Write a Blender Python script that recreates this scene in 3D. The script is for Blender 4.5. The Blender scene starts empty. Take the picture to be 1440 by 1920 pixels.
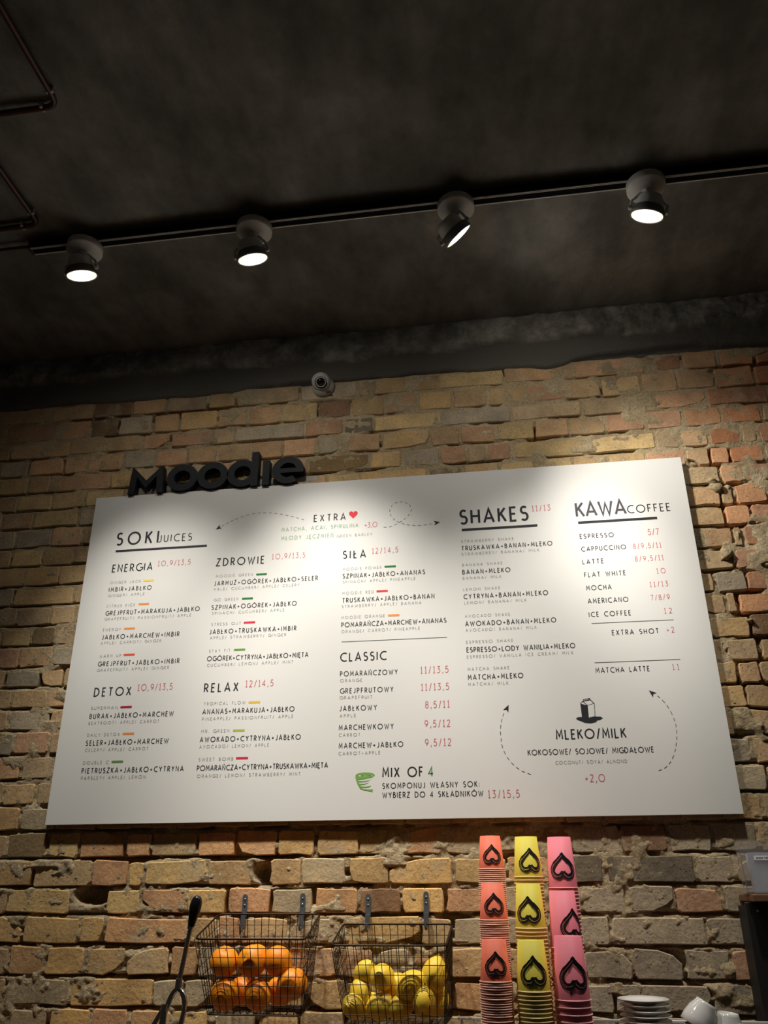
import bpy, math, random
import numpy as np
from mathutils import Vector, Matrix

S = bpy.context.scene
COL = S.collection
PI = math.pi

# ------------------------------------------------------------------ camera
cd = bpy.data.cameras.new('camera')
cd.sensor_fit = 'HORIZONTAL'; cd.sensor_width = 36.0
cd.lens = 1538.83 / 1440 * 36.0
cd.clip_start = 0.05
cam = bpy.data.objects.new('camera', cd); COL.objects.link(cam)
Rm = Matrix(((0.98956635, 0.06419937, 0.12898401),
             (0.14401464, -0.41422391, -0.89870926),
             (-0.00426831, 0.90790803, -0.41914769)))
cam.matrix_world = Matrix.Translation((0, 0, 1.55)) @ Rm.to_4x4()
S.camera = cam

# ------------------------------------------------------------------ world, exposure
w = bpy.data.worlds.new('world'); S.world = w; w.use_nodes = True
w.node_tree.nodes['Background'].inputs[0].default_value = (1.0, 0.86, 0.70, 1)
w.node_tree.nodes['Background'].inputs[1].default_value = 0.013
S.view_settings.view_transform = 'Standard'
S.view_settings.look = 'None'
S.view_settings.gamma = 1.0
S.view_settings.use_curve_mapping = False
S.view_settings.exposure = 0.0
SPOT_W = 92.0           # power of each track spotlight
SPOT_COL = (1.0, 0.952, 0.87)

# ------------------------------------------------------------------ tables measured on the wall and on the board (metres)
TEXTS=[('SOKI', 0.1079, 0.9549, 0.2631, 0.0535, 'h1'),
 ('JUICES', 0.2681, 0.9562, 0.3911, 0.0307, 'h1b'),
 ('ENERGIA', 0.1056, 0.8498, 0.2549, 0.0352, 'h2'),
 ('10,9/13,5', 0.2759, 0.8628, 0.396, 0.0247, 'p'),
 ('GINGER JACK', 0.1038, 0.8048, 0.2177, 0.0123, 's'),
 ('IMBIR+JABŁKO', 0.1035, 0.7759, 0.261, 0.0192, 'i'),
 ('GINGER/ APPLE', 0.103, 0.756, 0.2381, 0.0121, 's'),
 ('CITRUS KICK', 0.1036, 0.7172, 0.2081, 0.0119, 's'),
 ('GREJPFRUT+MARAKUJA+JABŁKO', 0.1039, 0.6881, 0.4463, 0.0187, 'i'),
 ('GRAPEFRUIT/ PASSIONFRUIT/ APPLE', 0.1023, 0.6693, 0.4178, 0.0117, 's'),
 ('ENERGY', 0.1024, 0.6307, 0.1679, 0.0116, 's'),
 ('JABŁKO+MARCHEW+IMBIR', 0.1028, 0.6013, 0.3822, 0.0182, 'i'),
 ('APPLE/ CARROT/ GINGER', 0.1016, 0.5831, 0.3194, 0.0115, 's'),
 ('WARM UP', 0.1034, 0.5372, 0.1813, 0.0113, 's'),
 ('GREJPFRUT+JABŁKO+IMBIR', 0.1031, 0.5072, 0.3922, 0.0186, 'i'),
 ('GRAPEFRUIT/ APPLE/ GINGER', 0.1022, 0.4884, 0.3576, 0.0117, 's'),
 ('DETOX', 0.1042, 0.4047, 0.2324, 0.0344, 'h2'),
 ('10,9/13,5', 0.2566, 0.418, 0.3773, 0.0235, 'p'),
 ('SUPERMAN', 0.1002, 0.3601, 0.1928, 0.0116, 's'),
 ('BURAK+JABŁKO+MARCHEW', 0.0997, 0.3304, 0.3903, 0.0185, 'i'),
 ('BEATROOT/ APPLE/ CARROT', 0.099, 0.3108, 0.3439, 0.0114, 's'),
 ('DAILY DETOX', 0.1005, 0.2722, 0.2119, 0.0112, 's'),
 ('SELER+JABŁKO+MARCHEW', 0.1001, 0.2436, 0.3825, 0.018, 'i'),
 ('CELERY/ APPLE/ CARROT', 0.1005, 0.2237, 0.3171, 0.011, 's'),
 ('DOUBLE C', 0.1003, 0.1839, 0.1865, 0.0109, 's'),
 ('PIETRUSZKA+JABŁKO+CYTRYNA', 0.0993, 0.1557, 0.4431, 0.0176, 'i'),
 ('PARSLEY/ APPLE/ LEMON', 0.1006, 0.136, 0.3185, 0.0108, 's'),
 ('RELAX', 0.4901, 0.405, 0.6043, 0.0338, 'h2'),
 ('12/14,5', 0.6307, 0.4168, 0.7235, 0.023, 'p'),
 ('TROPICAL FLOW', 0.4933, 0.3614, 0.6325, 0.0114, 's'),
 ('ANANAS+MARAKUJA+JABŁKO', 0.4912, 0.3327, 0.7975, 0.0183, 'i'),
 ('PINEAPPLE/ PASSIONFRUIT/ APPLE', 0.4913, 0.3121, 0.795, 0.0112, 's'),
 ('MR. GREEN', 0.4919, 0.2729, 0.5853, 0.0111, 's'),
 ('AWOKADO+CYTRYNA+JABŁKO', 0.4905, 0.2437, 0.8216, 0.0177, 'i'),
 ('AVOCADO/ LEMON/ APPLE', 0.4905, 0.2243, 0.7194, 0.0108, 's'),
 ('SWEET BOMB', 0.4916, 0.1845, 0.6053, 0.0107, 's'),
 ('POMARAŃCZA+CYTRYNA+TRUSKAWKA+MIĘTA', 0.489, 0.1551, 0.9123, 0.0172, 'i'),
 ('ORANGE/ LEMON/ STRAWBERRY/ MINT', 0.4911, 0.1339, 0.8259, 0.0106, 's'),
 ('EXTRA', 0.8423, 0.9979, 0.9551, 0.0303, 'h3'),
 ('MATCHA, ACAI, SPIRULINA', 0.7259, 0.9668, 1.0013, 0.0177, 'g'),
 ('+3,0', 1.0243, 0.9626, 1.0686, 0.0195, 'p'),
 ('MŁODY JĘCZMIEŃ', 0.7261, 0.9339, 0.9125, 0.0175, 'g'),
 ('GREEN BARLEY', 0.9257, 0.9317, 1.0507, 0.0114, 's'),
 ('ZDROWIE', 0.4942, 0.8504, 0.6668, 0.0336, 'h2'),
 ('10,9/13,5', 0.6962, 0.8634, 0.8139, 0.0242, 'p'),
 ('MOODIE GREEN', 0.4964, 0.8066, 0.6288, 0.0121, 's'),
 ('JARMUŻ+OGÓREK+JABŁKO+SELER', 0.4925, 0.7772, 0.8614, 0.0188, 'i'),
 ('KALE/ CUCUMBER/ APPLE/ CELERY', 0.4941, 0.7586, 0.7983, 0.0118, 's'),
 ('GO GREEN', 0.4961, 0.7193, 0.5837, 0.0117, 's'),
 ('SZPINAK+OGÓREK+JABŁKO', 0.491, 0.6896, 0.79, 0.0184, 'i'),
 ('SPINACH/ CUCUMBER/ APPLE', 0.4936, 0.6713, 0.7482, 0.0115, 's'),
 ('STRESS OUT', 0.4951, 0.6317, 0.5985, 0.0114, 's'),
 ('JABŁKO+TRUSKAWKA+IMBIR', 0.491, 0.6023, 0.7928, 0.0183, 'i'),
 ('APPLE/ STRAWBERRY/ GINGER', 0.494, 0.5841, 0.7587, 0.0112, 's'),
 ('STAY FIT', 0.4948, 0.5385, 0.5679, 0.0111, 's'),
 ('OGÓREK+CYTRYNA+JABŁKO+MIĘTA', 0.4908, 0.5094, 0.8376, 0.0184, 'i'),
 ('CUCUMBER/ LEMON/ APPLE/ MINT', 0.492, 0.49, 0.7873, 0.0114, 's'),
 ('SIŁA', 0.9503, 0.8507, 1.0281, 0.0329, 'h2'),
 ('12/14,5', 1.0514, 0.8629, 1.1409, 0.0239, 'p'),
 ('MOODIE POWER', 0.9497, 0.8062, 1.083, 0.0118, 's'),
 ('SZPINAK+JABŁKO+ANANAS', 0.9502, 0.778, 1.2317, 0.0184, 'i'),
 ('SPINACH/ APPLE/ PINEAPPLE', 0.9505, 0.7594, 1.1985, 0.0116, 's'),
 ('MOODIE RED', 0.9493, 0.7192, 1.0562, 0.0114, 's'),
 ('TRUSKAWKA+JABŁKO+BANAN', 0.9504, 0.6907, 1.2607, 0.018, 'i'),
 ('STRAWBERRY/ APPLE/ BANANA', 0.9483, 0.6727, 1.2175, 0.0113, 's'),
 ('MOODIE ORANGE', 0.9481, 0.6336, 1.0935, 0.0112, 's'),
 ('POMARAŃCZA+MARCHEW+ANANAS', 0.9486, 0.605, 1.2975, 0.0179, 'i'),
 ('ORANGE/ CARROT/ PINEAPPLE', 0.948, 0.5848, 1.2101, 0.011, 's'),
 ('CLASSIC', 0.9476, 0.4893, 1.0977, 0.033, 'h2'),
 ('POMARAŃCZOWY', 0.9471, 0.4399, 1.1343, 0.0181, 'i2'),
 ('11/13,5', 1.2103, 0.4392, 1.2985, 0.0222, 'p'),
 ('ORANGE', 0.9474, 0.4207, 1.0185, 0.011, 's'),
 ('GREJPFRUTOWY', 0.9481, 0.3844, 1.1199, 0.0178, 'i2'),
 ('11/13,5', 1.2107, 0.3844, 1.2986, 0.0221, 'p'),
 ('GRAPEFRUIT', 0.9467, 0.3656, 1.0526, 0.0108, 's'),
 ('JABŁKOWY', 0.9474, 0.3282, 1.0664, 0.0176, 'i2'),
 ('8,5/11', 1.2229, 0.3284, 1.2977, 0.0217, 'p'),
 ('APPLE', 0.9474, 0.308, 0.9995, 0.011, 's'),
 ('MARCHEWKOWY', 0.9468, 0.268, 1.1197, 0.0175, 'i2'),
 ('9,5/12', 1.2194, 0.269, 1.298, 0.0219, 'p'),
 ('CARROT', 0.9469, 0.2482, 1.0138, 0.0108, 's'),
 ('MARCHEW+JABŁKO', 0.9475, 0.2122, 1.1493, 0.0172, 'i2'),
 ('9,5/12', 1.2191, 0.2118, 1.2988, 0.0214, 'p'),
 ('CARROT+APPLE', 0.9466, 0.1915, 1.0772, 0.011, 's'),
 ('MIX OF', 1.0862, 0.1227, 1.2086, 0.0291, 'h2'),
 ('4', 1.2274, 0.1227, 1.2453, 0.0282, 'g4'),
 ('SKOMPONUJ WŁASNY SOK:', 1.0852, 0.0891, 1.379, 0.0164, 'i2'),
 ('WYBIERZ DO 4 SKŁADNIKÓW', 1.0851, 0.0624, 1.389, 0.0162, 'i2'),
 ('13/15,5', 1.4042, 0.0566, 1.4962, 0.0201, 'p'),
 ('SHAKES', 1.3608, 0.9538, 1.5888, 0.0505, 'h1'),
 ('11/13', 1.6067, 0.9842, 1.6675, 0.0241, 'p'),
 ('STRAWBERRY SHAKE', 1.3596, 0.8834, 1.5363, 0.0118, 's'),
 ('TRUSKAWKA+BANAN+MLEKO', 1.3602, 0.8554, 1.6624, 0.0196, 'i'),
 ('STRAWBERRY/ BANANA/ MILK', 1.3594, 0.8366, 1.6179, 0.0116, 's'),
 ('BANANA SHAKE', 1.3594, 0.7973, 1.4931, 0.0116, 's'),
 ('BANAN+MLEKO', 1.3592, 0.769, 1.5169, 0.0191, 'i'),
 ('BANANA/ MILK', 1.3591, 0.7499, 1.4866, 0.0113, 's'),
 ('LEMON SHAKE', 1.3591, 0.7102, 1.48, 0.0112, 's'),
 ('CYTRYNA+BANAN+MLEKO', 1.3596, 0.6822, 1.6333, 0.0185, 'i'),
 ('LEMON/ BANANA/ MILK', 1.3605, 0.6636, 1.5624, 0.0111, 's'),
 ('AVOCADO SHAKE', 1.3602, 0.6179, 1.5057, 0.0109, 's'),
 ('AWOKADO+BANAN+MLEKO', 1.3606, 0.5889, 1.651, 0.0184, 'i'),
 ('AVOCADO/ BANANA/ MILK', 1.3606, 0.5702, 1.5872, 0.0111, 's'),
 ('ESPRESSO SHAKE', 1.3605, 0.5305, 1.51, 0.011, 's'),
 ('ESPRESSO+LODY WANILIA+MLEKO', 1.3611, 0.5018, 1.7024, 0.0183, 'i'),
 ('ESPRESSO/ VANILLA ICE CREAM/ MILK', 1.3608, 0.4819, 1.6942, 0.0108, 's'),
 ('MATCHA SHAKE', 1.3612, 0.4421, 1.4916, 0.011, 's'),
 ('MATCHA+MLEKO', 1.361, 0.4128, 1.5331, 0.0181, 'i'),
 ('MATCHA/ MILK', 1.3609, 0.3936, 1.4855, 0.011, 's'),
 ('KAWA', 1.7542, 0.9545, 1.9151, 0.0506, 'h1'),
 ('COFFEE', 1.9224, 0.9555, 2.0597, 0.0305, 'h1b'),
 ('ESPRESSO', 1.7565, 0.8729, 1.8654, 0.0213, 'i2'),
 ('5/7', 1.9776, 0.8719, 2.0114, 0.021, 'p'),
 ('CAPPUCCINO', 1.7567, 0.8271, 1.8993, 0.021, 'i2'),
 ('8/9,5/11', 1.924, 0.826, 2.0125, 0.0207, 'p'),
 ('LATTE', 1.7558, 0.7819, 1.822, 0.0206, 'i2'),
 ('8/9,5/11', 1.9242, 0.7815, 2.0134, 0.0205, 'p'),
 ('FLAT WHITE', 1.7569, 0.7363, 1.8872, 0.0204, 'i2'),
 ('10', 1.9864, 0.736, 2.0131, 0.0202, 'p'),
 ('MOCHA', 1.7581, 0.6907, 1.8368, 0.0201, 'i2'),
 ('11/13', 1.959, 0.6912, 2.0143, 0.0199, 'p'),
 ('AMERICANO', 1.7586, 0.646, 1.8843, 0.0202, 'i2'),
 ('7/8/9', 1.9557, 0.6463, 2.0131, 0.0199, 'p'),
 ('ICE COFFEE', 1.7571, 0.6006, 1.8865, 0.0202, 'i2'),
 ('12', 1.9911, 0.6007, 2.0138, 0.0202, 'p'),
 ('EXTRA SHOT', 1.8222, 0.5376, 1.9636, 0.02, 'i2'),
 ('+2', 1.989, 0.5384, 2.0113, 0.0189, 'p'),
 ('MATCHA LATTE', 1.7584, 0.4191, 1.9199, 0.0198, 'i2'),
 ('11', 1.99, 0.4198, 2.008, 0.019, 'p'),
 ('MLEKO/MILK', 1.6199, 0.2213, 1.8243, 0.0293, 'h2'),
 ('KOKOSOWE/ SOJOWE/ MIGDAŁOWE', 1.5309, 0.1765, 1.899, 0.018, 'i2'),
 ('COCONUT/ SOYA/ ALMOND', 1.6101, 0.1481, 1.8182, 0.0108, 's'),
 ('+2,0', 1.6916, 0.096, 1.7485, 0.0219, 'p')]
BARS=[(0.2284, 0.8064, 0.2665, 0.8134, 'y'), (0.2215, 0.7194, 0.2601, 0.7264, 'o'), (0.1796, 0.6324, 0.2189, 0.6394, 'o'), (0.1907, 0.5394, 0.2309, 0.5464, 'r'), (0.2034, 0.3613, 0.2434, 0.3683, 'm'), (0.223, 0.2738, 0.2626, 0.2808, 'o'), (0.1975, 0.1856, 0.2364, 0.1926, 'g'), (0.6443, 0.3622, 0.6827, 0.3692, 'y2'), (0.5984, 0.2731, 0.637, 0.2801, 'l'), (0.6147, 0.1867, 0.654, 0.1937, 'm2'), (0.642, 0.8059, 0.6801, 0.8129, 'd'), (0.5968, 0.7196, 0.6357, 0.7266, 'd'), (0.6092, 0.6334, 0.6491, 0.6404, 'm2'), (0.5816, 0.5397, 0.6205, 0.5467, 'g2'), (1.0943, 0.8081, 1.1329, 0.8151, 'd'), (1.0666, 0.7209, 1.1048, 0.7279, 'r2'), (1.105, 0.6342, 1.1436, 0.6412, 'o')]
RULES=[(0.1076, 0.4522, 0.9304, 0.0074), (1.3631, 1.6195, 0.9307, 0.0079), (1.7554, 2.0136, 0.9312, 0.0079), (0.9495, 1.2984, 0.5544, 0.0019), (1.7613, 2.0149, 0.5785, 0.0019), (1.7569, 2.0162, 0.4512, 0.0019)]
DASHES=[[(0.8052, 1.0077), (0.7605, 1.0238), (0.7121, 1.0374), (0.6637, 1.0453), (0.6086, 1.044), (0.5611, 1.0304), (0.5275, 1.0166), (0.4943, 0.9983)], [(1.0919, 0.9602), (1.1115, 0.9588), (1.141, 0.9703), (1.1706, 0.9895), (1.1893, 1.0153), (1.1845, 1.0387), (1.1682, 1.0492), (1.1485, 1.0528), (1.1253, 1.0451), (1.1139, 1.0207), (1.1203, 0.9973), (1.1411, 0.9774), (1.1735, 0.9638), (1.2122, 0.9577), (1.251, 0.96), (1.277, 0.9645)], [(1.5346, 0.1202), (1.5078, 0.1316), (1.4844, 0.1502), (1.4661, 0.1749), (1.4549, 0.204), (1.452, 0.2382), (1.4536, 0.2632), (1.4605, 0.2914), (1.4723, 0.3164)], [(1.9052, 0.1226), (1.9272, 0.1321), (1.9467, 0.1522), (1.9616, 0.1816), (1.9711, 0.2173), (1.9735, 0.2537), (1.9665, 0.2878), (1.9536, 0.3162), (1.9355, 0.3388), (1.9217, 0.35)]]
ARROWHEADS=[[(0.4797, 0.9916), (0.4942, 1.0104), (0.494, 0.9999), (0.5033, 0.9948)], [(1.2899, 0.9657), (1.2692, 0.954), (1.2735, 0.9636), (1.2669, 0.9719)], [(1.4822, 0.3296), (1.4802, 0.3059), (1.4747, 0.3149), (1.4642, 0.3141)], [(1.9094, 0.3593), (1.9314, 0.3503), (1.9212, 0.3477), (1.9188, 0.3375)]]
HEART_BOX=[(0.968, 1.0289), (0.9993, 1.0266), (0.9996, 0.9985), (0.9683, 1.0007)]
TORNADO_BOX=[(1.0, 0.1364), (1.0613, 0.135), (1.0613, 0.0776), (1.0007, 0.0787)]
CARTON_PUDDLE=[(1.6831, 0.2812), (1.6884, 0.2848), (1.704, 0.2856), (1.735, 0.2858), (1.7565, 0.2845), (1.7634, 0.2799), (1.7555, 0.2752), (1.7448, 0.2731), (1.7424, 0.2688), (1.7267, 0.2655), (1.7083, 0.2673), (1.6995, 0.272), (1.6876, 0.2767)]
CARTON_SIDE=[(1.7007, 0.326), (1.7213, 0.3196), (1.721, 0.2819), (1.7014, 0.2844)]
CARTON_LINES=[[(1.7213, 0.3196), (1.7424, 0.3252), (1.7406, 0.2857), (1.721, 0.2819), (1.7213, 0.3196)], [(1.7007, 0.326), (1.709, 0.3333), (1.7307, 0.3377), (1.7424, 0.3252)], [(1.709, 0.3333), (1.7213, 0.3196)], [(1.7108, 0.3384), (1.731, 0.3409), (1.7306, 0.3364), (1.7102, 0.3333), (1.7108, 0.3384)]]
COURSES=[(3.272, 0.063, [[-1.957, -1.933, -1.729, -1.549, -1.385, -1.244, -1.075, -0.96, -0.705, -0.474, -0.41, -0.164, 0.081, 0.337, 0.593, 0.725, 0.851, 0.976, 1.081]]), (3.1832, 0.0738, [[-1.94, -1.905, -1.694, -1.552, -1.436, -1.292, -1.183, -1.031, -0.907, -0.773, -0.628, -0.502, -0.371, -0.247, -0.116, 0.011, 0.158, 0.3, 0.428, 0.57, 0.698, 0.827, 0.961, 1.082]]), (3.1092, 0.059, [[-2.015, -1.877, -1.725, -1.624, -1.473, -1.326, -1.211, -1.045, -0.954, -0.678, -0.528, -0.412, -0.159, 0.094, 0.349, 0.606, 0.786, 0.995, 1.137]]), (3.0303, 0.0639, [[-1.907, -1.783, -1.638, -1.392, -1.267, -1.134, -1.016, -0.886, -0.761, -0.632, -0.512, -0.385, -0.203, -0.093, 0.037, 0.175, 0.294, 0.429, 0.564, 0.692, 0.823, 0.959, 1.086]]), (2.9513, 0.0639, [[-2.026, -1.891, -1.773, -1.68, -1.433, -1.311, -1.162, -1.036, -0.911, -0.788, -0.66, -0.429, -0.307, -0.17, -0.074, -0.003, 0.089, 0.344, 0.59, 0.671, 0.767, 0.873, 0.93, 1.07]]), (2.8773, 0.059, [[-1.942, -1.802, -1.66, -1.525, -1.375, -1.227, -1.102, -0.978, -0.855, -0.723, -0.589, -0.464, -0.215, -0.09, 0.04, 0.294, 0.417, 0.549, 0.683, 0.761, 0.825, 0.94, 1.054]]), (2.8033, 0.059, [[-2.014, -1.849, -1.724, -1.539, -1.391], [0.649, 0.78, 0.859, 0.988]]), (2.7234, 0.0649, [[-1.887, -1.779, -1.635, -1.514, -1.386], [0.663, 0.771, 0.812, 0.921, 1.023]]), (2.6484, 0.06, [[-1.936, -1.781, -1.657, -1.535, -1.406], [0.634, 0.771, 0.853, 0.974]]), (2.5704, 0.063, [[-1.855, -1.717, -1.581, -1.436], [0.648, 0.784, 0.815, 0.917]]), (2.4944, 0.061, [[-1.923, -1.744, -1.506, -1.364], [0.645, 0.773, 0.853, 0.959]]), (2.4184, 0.061, [[-1.843, -1.714, -1.585, -1.49, -1.373], [0.65, 0.699, 0.798, 0.912]]), (2.3454, 0.058, [[-1.889, -1.759, -1.645, -1.556, -1.422], [0.638, 0.723, 0.76, 0.865]]), (2.2674, 0.063, [[-1.79, -1.675, -1.553, -1.43], [0.658, 0.782, 0.898]]), (2.1964, 0.0561, [[-1.835, -1.714, -1.585, -1.498, -1.379], [0.646, 0.697, 0.796, 0.914]]), (2.1234, 0.058, [[-1.799, -1.678, -1.544, -1.407], [0.65, 0.721, 0.785, 0.899]]), (2.0493, 0.059, [[-1.822, -1.675, -1.523, -1.414], [0.638, 0.731, 0.838]]), (1.9704, 0.0639, [[-1.766, -1.64, -1.512, -1.364], [0.64, 0.686, 0.793]]), (1.8905, 0.0649, [[-1.806, -1.599, -1.483, -1.371], [0.612, 0.718, 0.852]]), (1.8115, 0.0639, [[-1.769, -1.646, -1.53, -1.395], [0.613, 0.747, 0.836]]), (1.7326, 0.0639, [[-1.695, -1.572, -1.446, -1.31, -1.184, -1.043, -0.921, -0.8, -0.681, -0.547, -0.43, -0.316, -0.186, -0.074, 0.036, 0.161, 0.269, 0.391, 0.496, 0.608, 0.718, 0.819]]), (1.6507, 0.0669, [[-1.733, -1.597, -1.46, -1.353, -1.198, -1.116, -0.967, -0.839, -0.711, -0.588, -0.458, -0.335, -0.207, -0.083, 0.038, 0.169, 0.311, 0.44, 0.568, 0.688, 0.803]]), (1.5697, 0.0659, [[-1.697, -1.494, -1.299, -1.18, -1.125, -0.929, -0.786, -0.731, -0.632, -0.494, -0.366, -0.178, -0.022, 0.153, 0.258, 0.506, 0.614, 0.744]]), (1.4928, 0.062, [[-1.715, -1.568, -1.358, -1.244, -1.129, -0.984, -0.859, -0.722, -0.592, -0.455, -0.33, -0.204, -0.072, 0.056, 0.181, 0.311, 0.441, 0.569, 0.686, 0.798]]), (1.4128, 0.0649, [[-1.644, -1.5, -1.313, -1.232, -0.974, -0.882, -0.812, -0.666, -0.504, -0.274, -0.183, -0.055, 0.087, 0.142, 0.256, 0.513, 0.616, 0.726]]), (1.3299, 0.0679, [[-1.661, -1.53, -1.41, -1.289, -1.155, -1.021, -0.933, -0.806, -0.663, -0.52, -0.413, -0.307, -0.197, -0.074, 0.05, 0.173, 0.305, 0.442, 0.563, 0.669]]), (1.251, 0.0639, [[-1.678, -1.523, -1.32, -1.061, -0.967, -0.879, -0.753, -0.612, -0.489, -0.368, -0.263, -0.189, -0.043, 0.115, 0.245, 0.499, 0.614, 0.72]]), (1.172, 0.0639, [[-1.625, -1.498, -1.375, -1.241, -1.124, -0.999, -0.872, -0.748, -0.625, -0.488, -0.369, -0.251, -0.12, 0.009, 0.136, 0.247, 0.371, 0.492, 0.612, 0.73]])]


# ------------------------------------------------------------------ helpers
def link(o, parent=None):
    COL.objects.link(o)
    if parent is not None: o.parent = parent
    return o
def tag(o, label=None, cat=None, group=None, kind=None):
    if label: o['label'] = label
    if cat: o['category'] = cat
    if group: o['group'] = group
    if kind: o['kind'] = kind
    return o
def thing(name, label, cat, loc=(0, 0, 0), group=None, rot=(0, 0, 0)):
    o = bpy.data.objects.new(name, None); o.empty_display_size = 0.05
    link(o); o.location = loc; o.rotation_euler = rot
    return tag(o, label, cat, group)
class MB:
    """collects vertices and faces, then links them as ONE mesh object"""
    def __init__(s): s.v = []; s.f = []; s.m = []; s.sm = []
    def add(s, vs, fs, mi=0, smooth=False):
        b = len(s.v); s.v += [tuple(p) for p in vs]
        for q in fs: s.f.append(tuple(i + b for i in q)); s.m.append(mi); s.sm.append(smooth)
    def box(s, c, d, mi=0, bev=0.0, M=None):
        cx, cy, cz = c; x, y, z = d[0]/2, d[1]/2, d[2]/2
        if bev <= 0:
            vs = [(cx+i*x, cy+j*y, cz+k*z) for i in (-1, 1) for j in (-1, 1) for k in (-1, 1)]
            fs = [(0,1,3,2),(4,6,7,5),(0,4,5,1),(2,3,7,6),(0,2,6,4),(1,5,7,3)]
        else:
            b = bev; vs = []; idx = {}
            for i in (-1, 1):
                for j in (-1, 1):
                    for k in (-1, 1):
                        for a in range(3):
                            p = [i*(x-b), j*(y-b), k*(z-b)]; p[a] = (i*x, j*y, k*z)[a]
                            idx[(i, j, k, a)] = len(vs); vs.append((cx+p[0], cy+p[1], cz+p[2]))
            fs = []
            for a in range(3):
                o1, o2 = (a+1) % 3, (a+2) % 3
                for sg in (-1, 1):
                    def g(p, q):
                        t = [0, 0, 0]; t[a] = sg; t[o1] = p; t[o2] = q; return idx[(t[0], t[1], t[2], a)]
                    q = (g(-1,-1), g(1,-1), g(1,1), g(-1,1)); fs.append(q if sg > 0 else q[::-1])
                    for sg2 in (-1, 1):   # edge strips between axis a and o1
                        t = [0, 0, 0]; t[a] = sg; t[o1] = sg2
                        ta = t[:]; ta[o2] = -1; tb = t[:]; tb[o2] = 1
                        fs.append((idx[(*ta, a)], idx[(*tb, a)], idx[(*tb, o1)], idx[(*ta, o1)]))
            for i in (-1, 1):
                for j in (-1, 1):
                    for k in (-1, 1): fs.append((idx[(i,j,k,0)], idx[(i,j,k,1)], idx[(i,j,k,2)]))
        if M is not None: vs = [tuple(M @ Vector(p)) for p in vs]
        s.add(vs, fs, mi)
    def tube(s, pts, r, n=8, mi=0, closed=False, cap=True, smooth=True):
        pts = [Vector(p) for p in pts]; N = len(pts)
        rr = r if isinstance(r, (list, tuple)) else [r]*N
        vs = []; up = None
        for i, p in enumerate(pts):
            if closed: t = pts[(i+1) % N] - pts[i-1]
            else: t = pts[min(i+1, N-1)] - pts[max(i-1, 0)]
            t.normalize()
            if up is None: up = t.orthogonal().normalized()
            else:
                up = (up - t*up.dot(t))
                up = up.normalized() if up.length > 1e-6 else t.orthogonal().normalized()
            bi = t.cross(up)
            for k in range(n):
                a = 2*PI*k/n; vs.append(p + (up*math.cos(a) + bi*math.sin(a))*rr[i])
        fs = []
        for i in range(N if closed else N-1):
            j = (i+1) % N
            for k in range(n): fs.append((i*n+k, i*n+(k+1) % n, j*n+(k+1) % n, j*n+k))
        s.add(vs, fs, mi, smooth)
        if cap and not closed:
            s.add(vs[:n], [tuple(range(n))[::-1]], mi); s.add(vs[-n:], [tuple(range(n))], mi)
    def lathe(s, prof, n=32, mi=0, M=None, smooth=True):
        """prof: (radius, z) from one end to the other"""
        vs = []; fs = []; P = len(prof); ring = []
        for r, z in prof:
            if r < 1e-6: ring.append([len(vs)]); vs.append((0, 0, z))
            else:
                ring.append(list(range(len(vs), len(vs)+n)))
                vs += [(r*math.cos(2*PI*k/n), r*math.sin(2*PI*k/n), z) for k in range(n)]
        for i in range(P-1):
            a, b = ring[i], ring[i+1]
            for k in range(n):
                k2 = (k+1) % n
                if len(a) == 1 and len(b) == 1: continue
                if len(a) == 1: fs.append((a[0], b[k2], b[k]))
                elif len(b) == 1: fs.append((a[k], a[k2], b[0]))
                else: fs.append((a[k], a[k2], b[k2], b[k]))
        if M is not None: vs = [tuple(M @ Vector(p)) for p in vs]
        s.add(vs, fs, mi, smooth)
    def mesh(s, name, mats):
        me = bpy.data.meshes.new(name); me.from_pydata(s.v, [], s.f)
        for m in (mats if isinstance(mats, (list, tuple)) else [mats]): me.materials.append(m)
        me.polygons.foreach_set('material_index', s.m)
        me.polygons.foreach_set('use_smooth', s.sm)
        me.update(); return me
    def build(s, name, mats, parent=None):
        return link(bpy.data.objects.new(name, s.mesh(name, mats)), parent)

# ------------------------------------------------------------------ materials
def mat(name, col, rough=0.5, metal=0.0, emit=None, es=0.0, spec=None, trans=0.0, ior=None, sub=0.0):
    m = bpy.data.materials.new(name); m.use_nodes = True
    b = m.node_tree.nodes['Principled BSDF']
    b.inputs['Base Color'].default_value = (*col, 1); b.inputs['Roughness'].default_value = rough
    b.inputs['Metallic'].default_value = metal
    if spec is not None: b.inputs['Specular IOR Level'].default_value = spec
    if emit: b.inputs['Emission Color'].default_value = (*emit, 1); b.inputs['Emission Strength'].default_value = es
    if trans: b.inputs['Transmission Weight'].default_value = trans
    if ior: b.inputs['IOR'].default_value = ior
    if sub:
        b.inputs['Subsurface Weight'].default_value = sub
        b.inputs['Subsurface Radius'].default_value = (0.006, 0.003, 0.001); b.inputs['Subsurface Scale'].default_value = 1.0
    return m
def nodes(m): return m.node_tree, m.node_tree.nodes, m.node_tree.links, m.node_tree.nodes['Principled BSDF']
def N(nt, t, **kw):
    n = nt.nodes.new(t)
    for k, v in kw.items():
        if k in n.inputs: n.inputs[k].default_value = v
        else: setattr(n, k, v)
    return n
def pos(nt, scale=(1, 1, 1), obj=False):
    """world position (or object coordinates) so that neighbouring pieces differ"""
    if obj: src = N(nt, 'ShaderNodeTexCoord').outputs['Object']
    else: src = N(nt, 'ShaderNodeNewGeometry').outputs['Position']
    mp = N(nt, 'ShaderNodeMapping'); mp.inputs['Scale'].default_value = scale
    nt.links.new(src, mp.inputs[0]); return mp.outputs[0]
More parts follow.
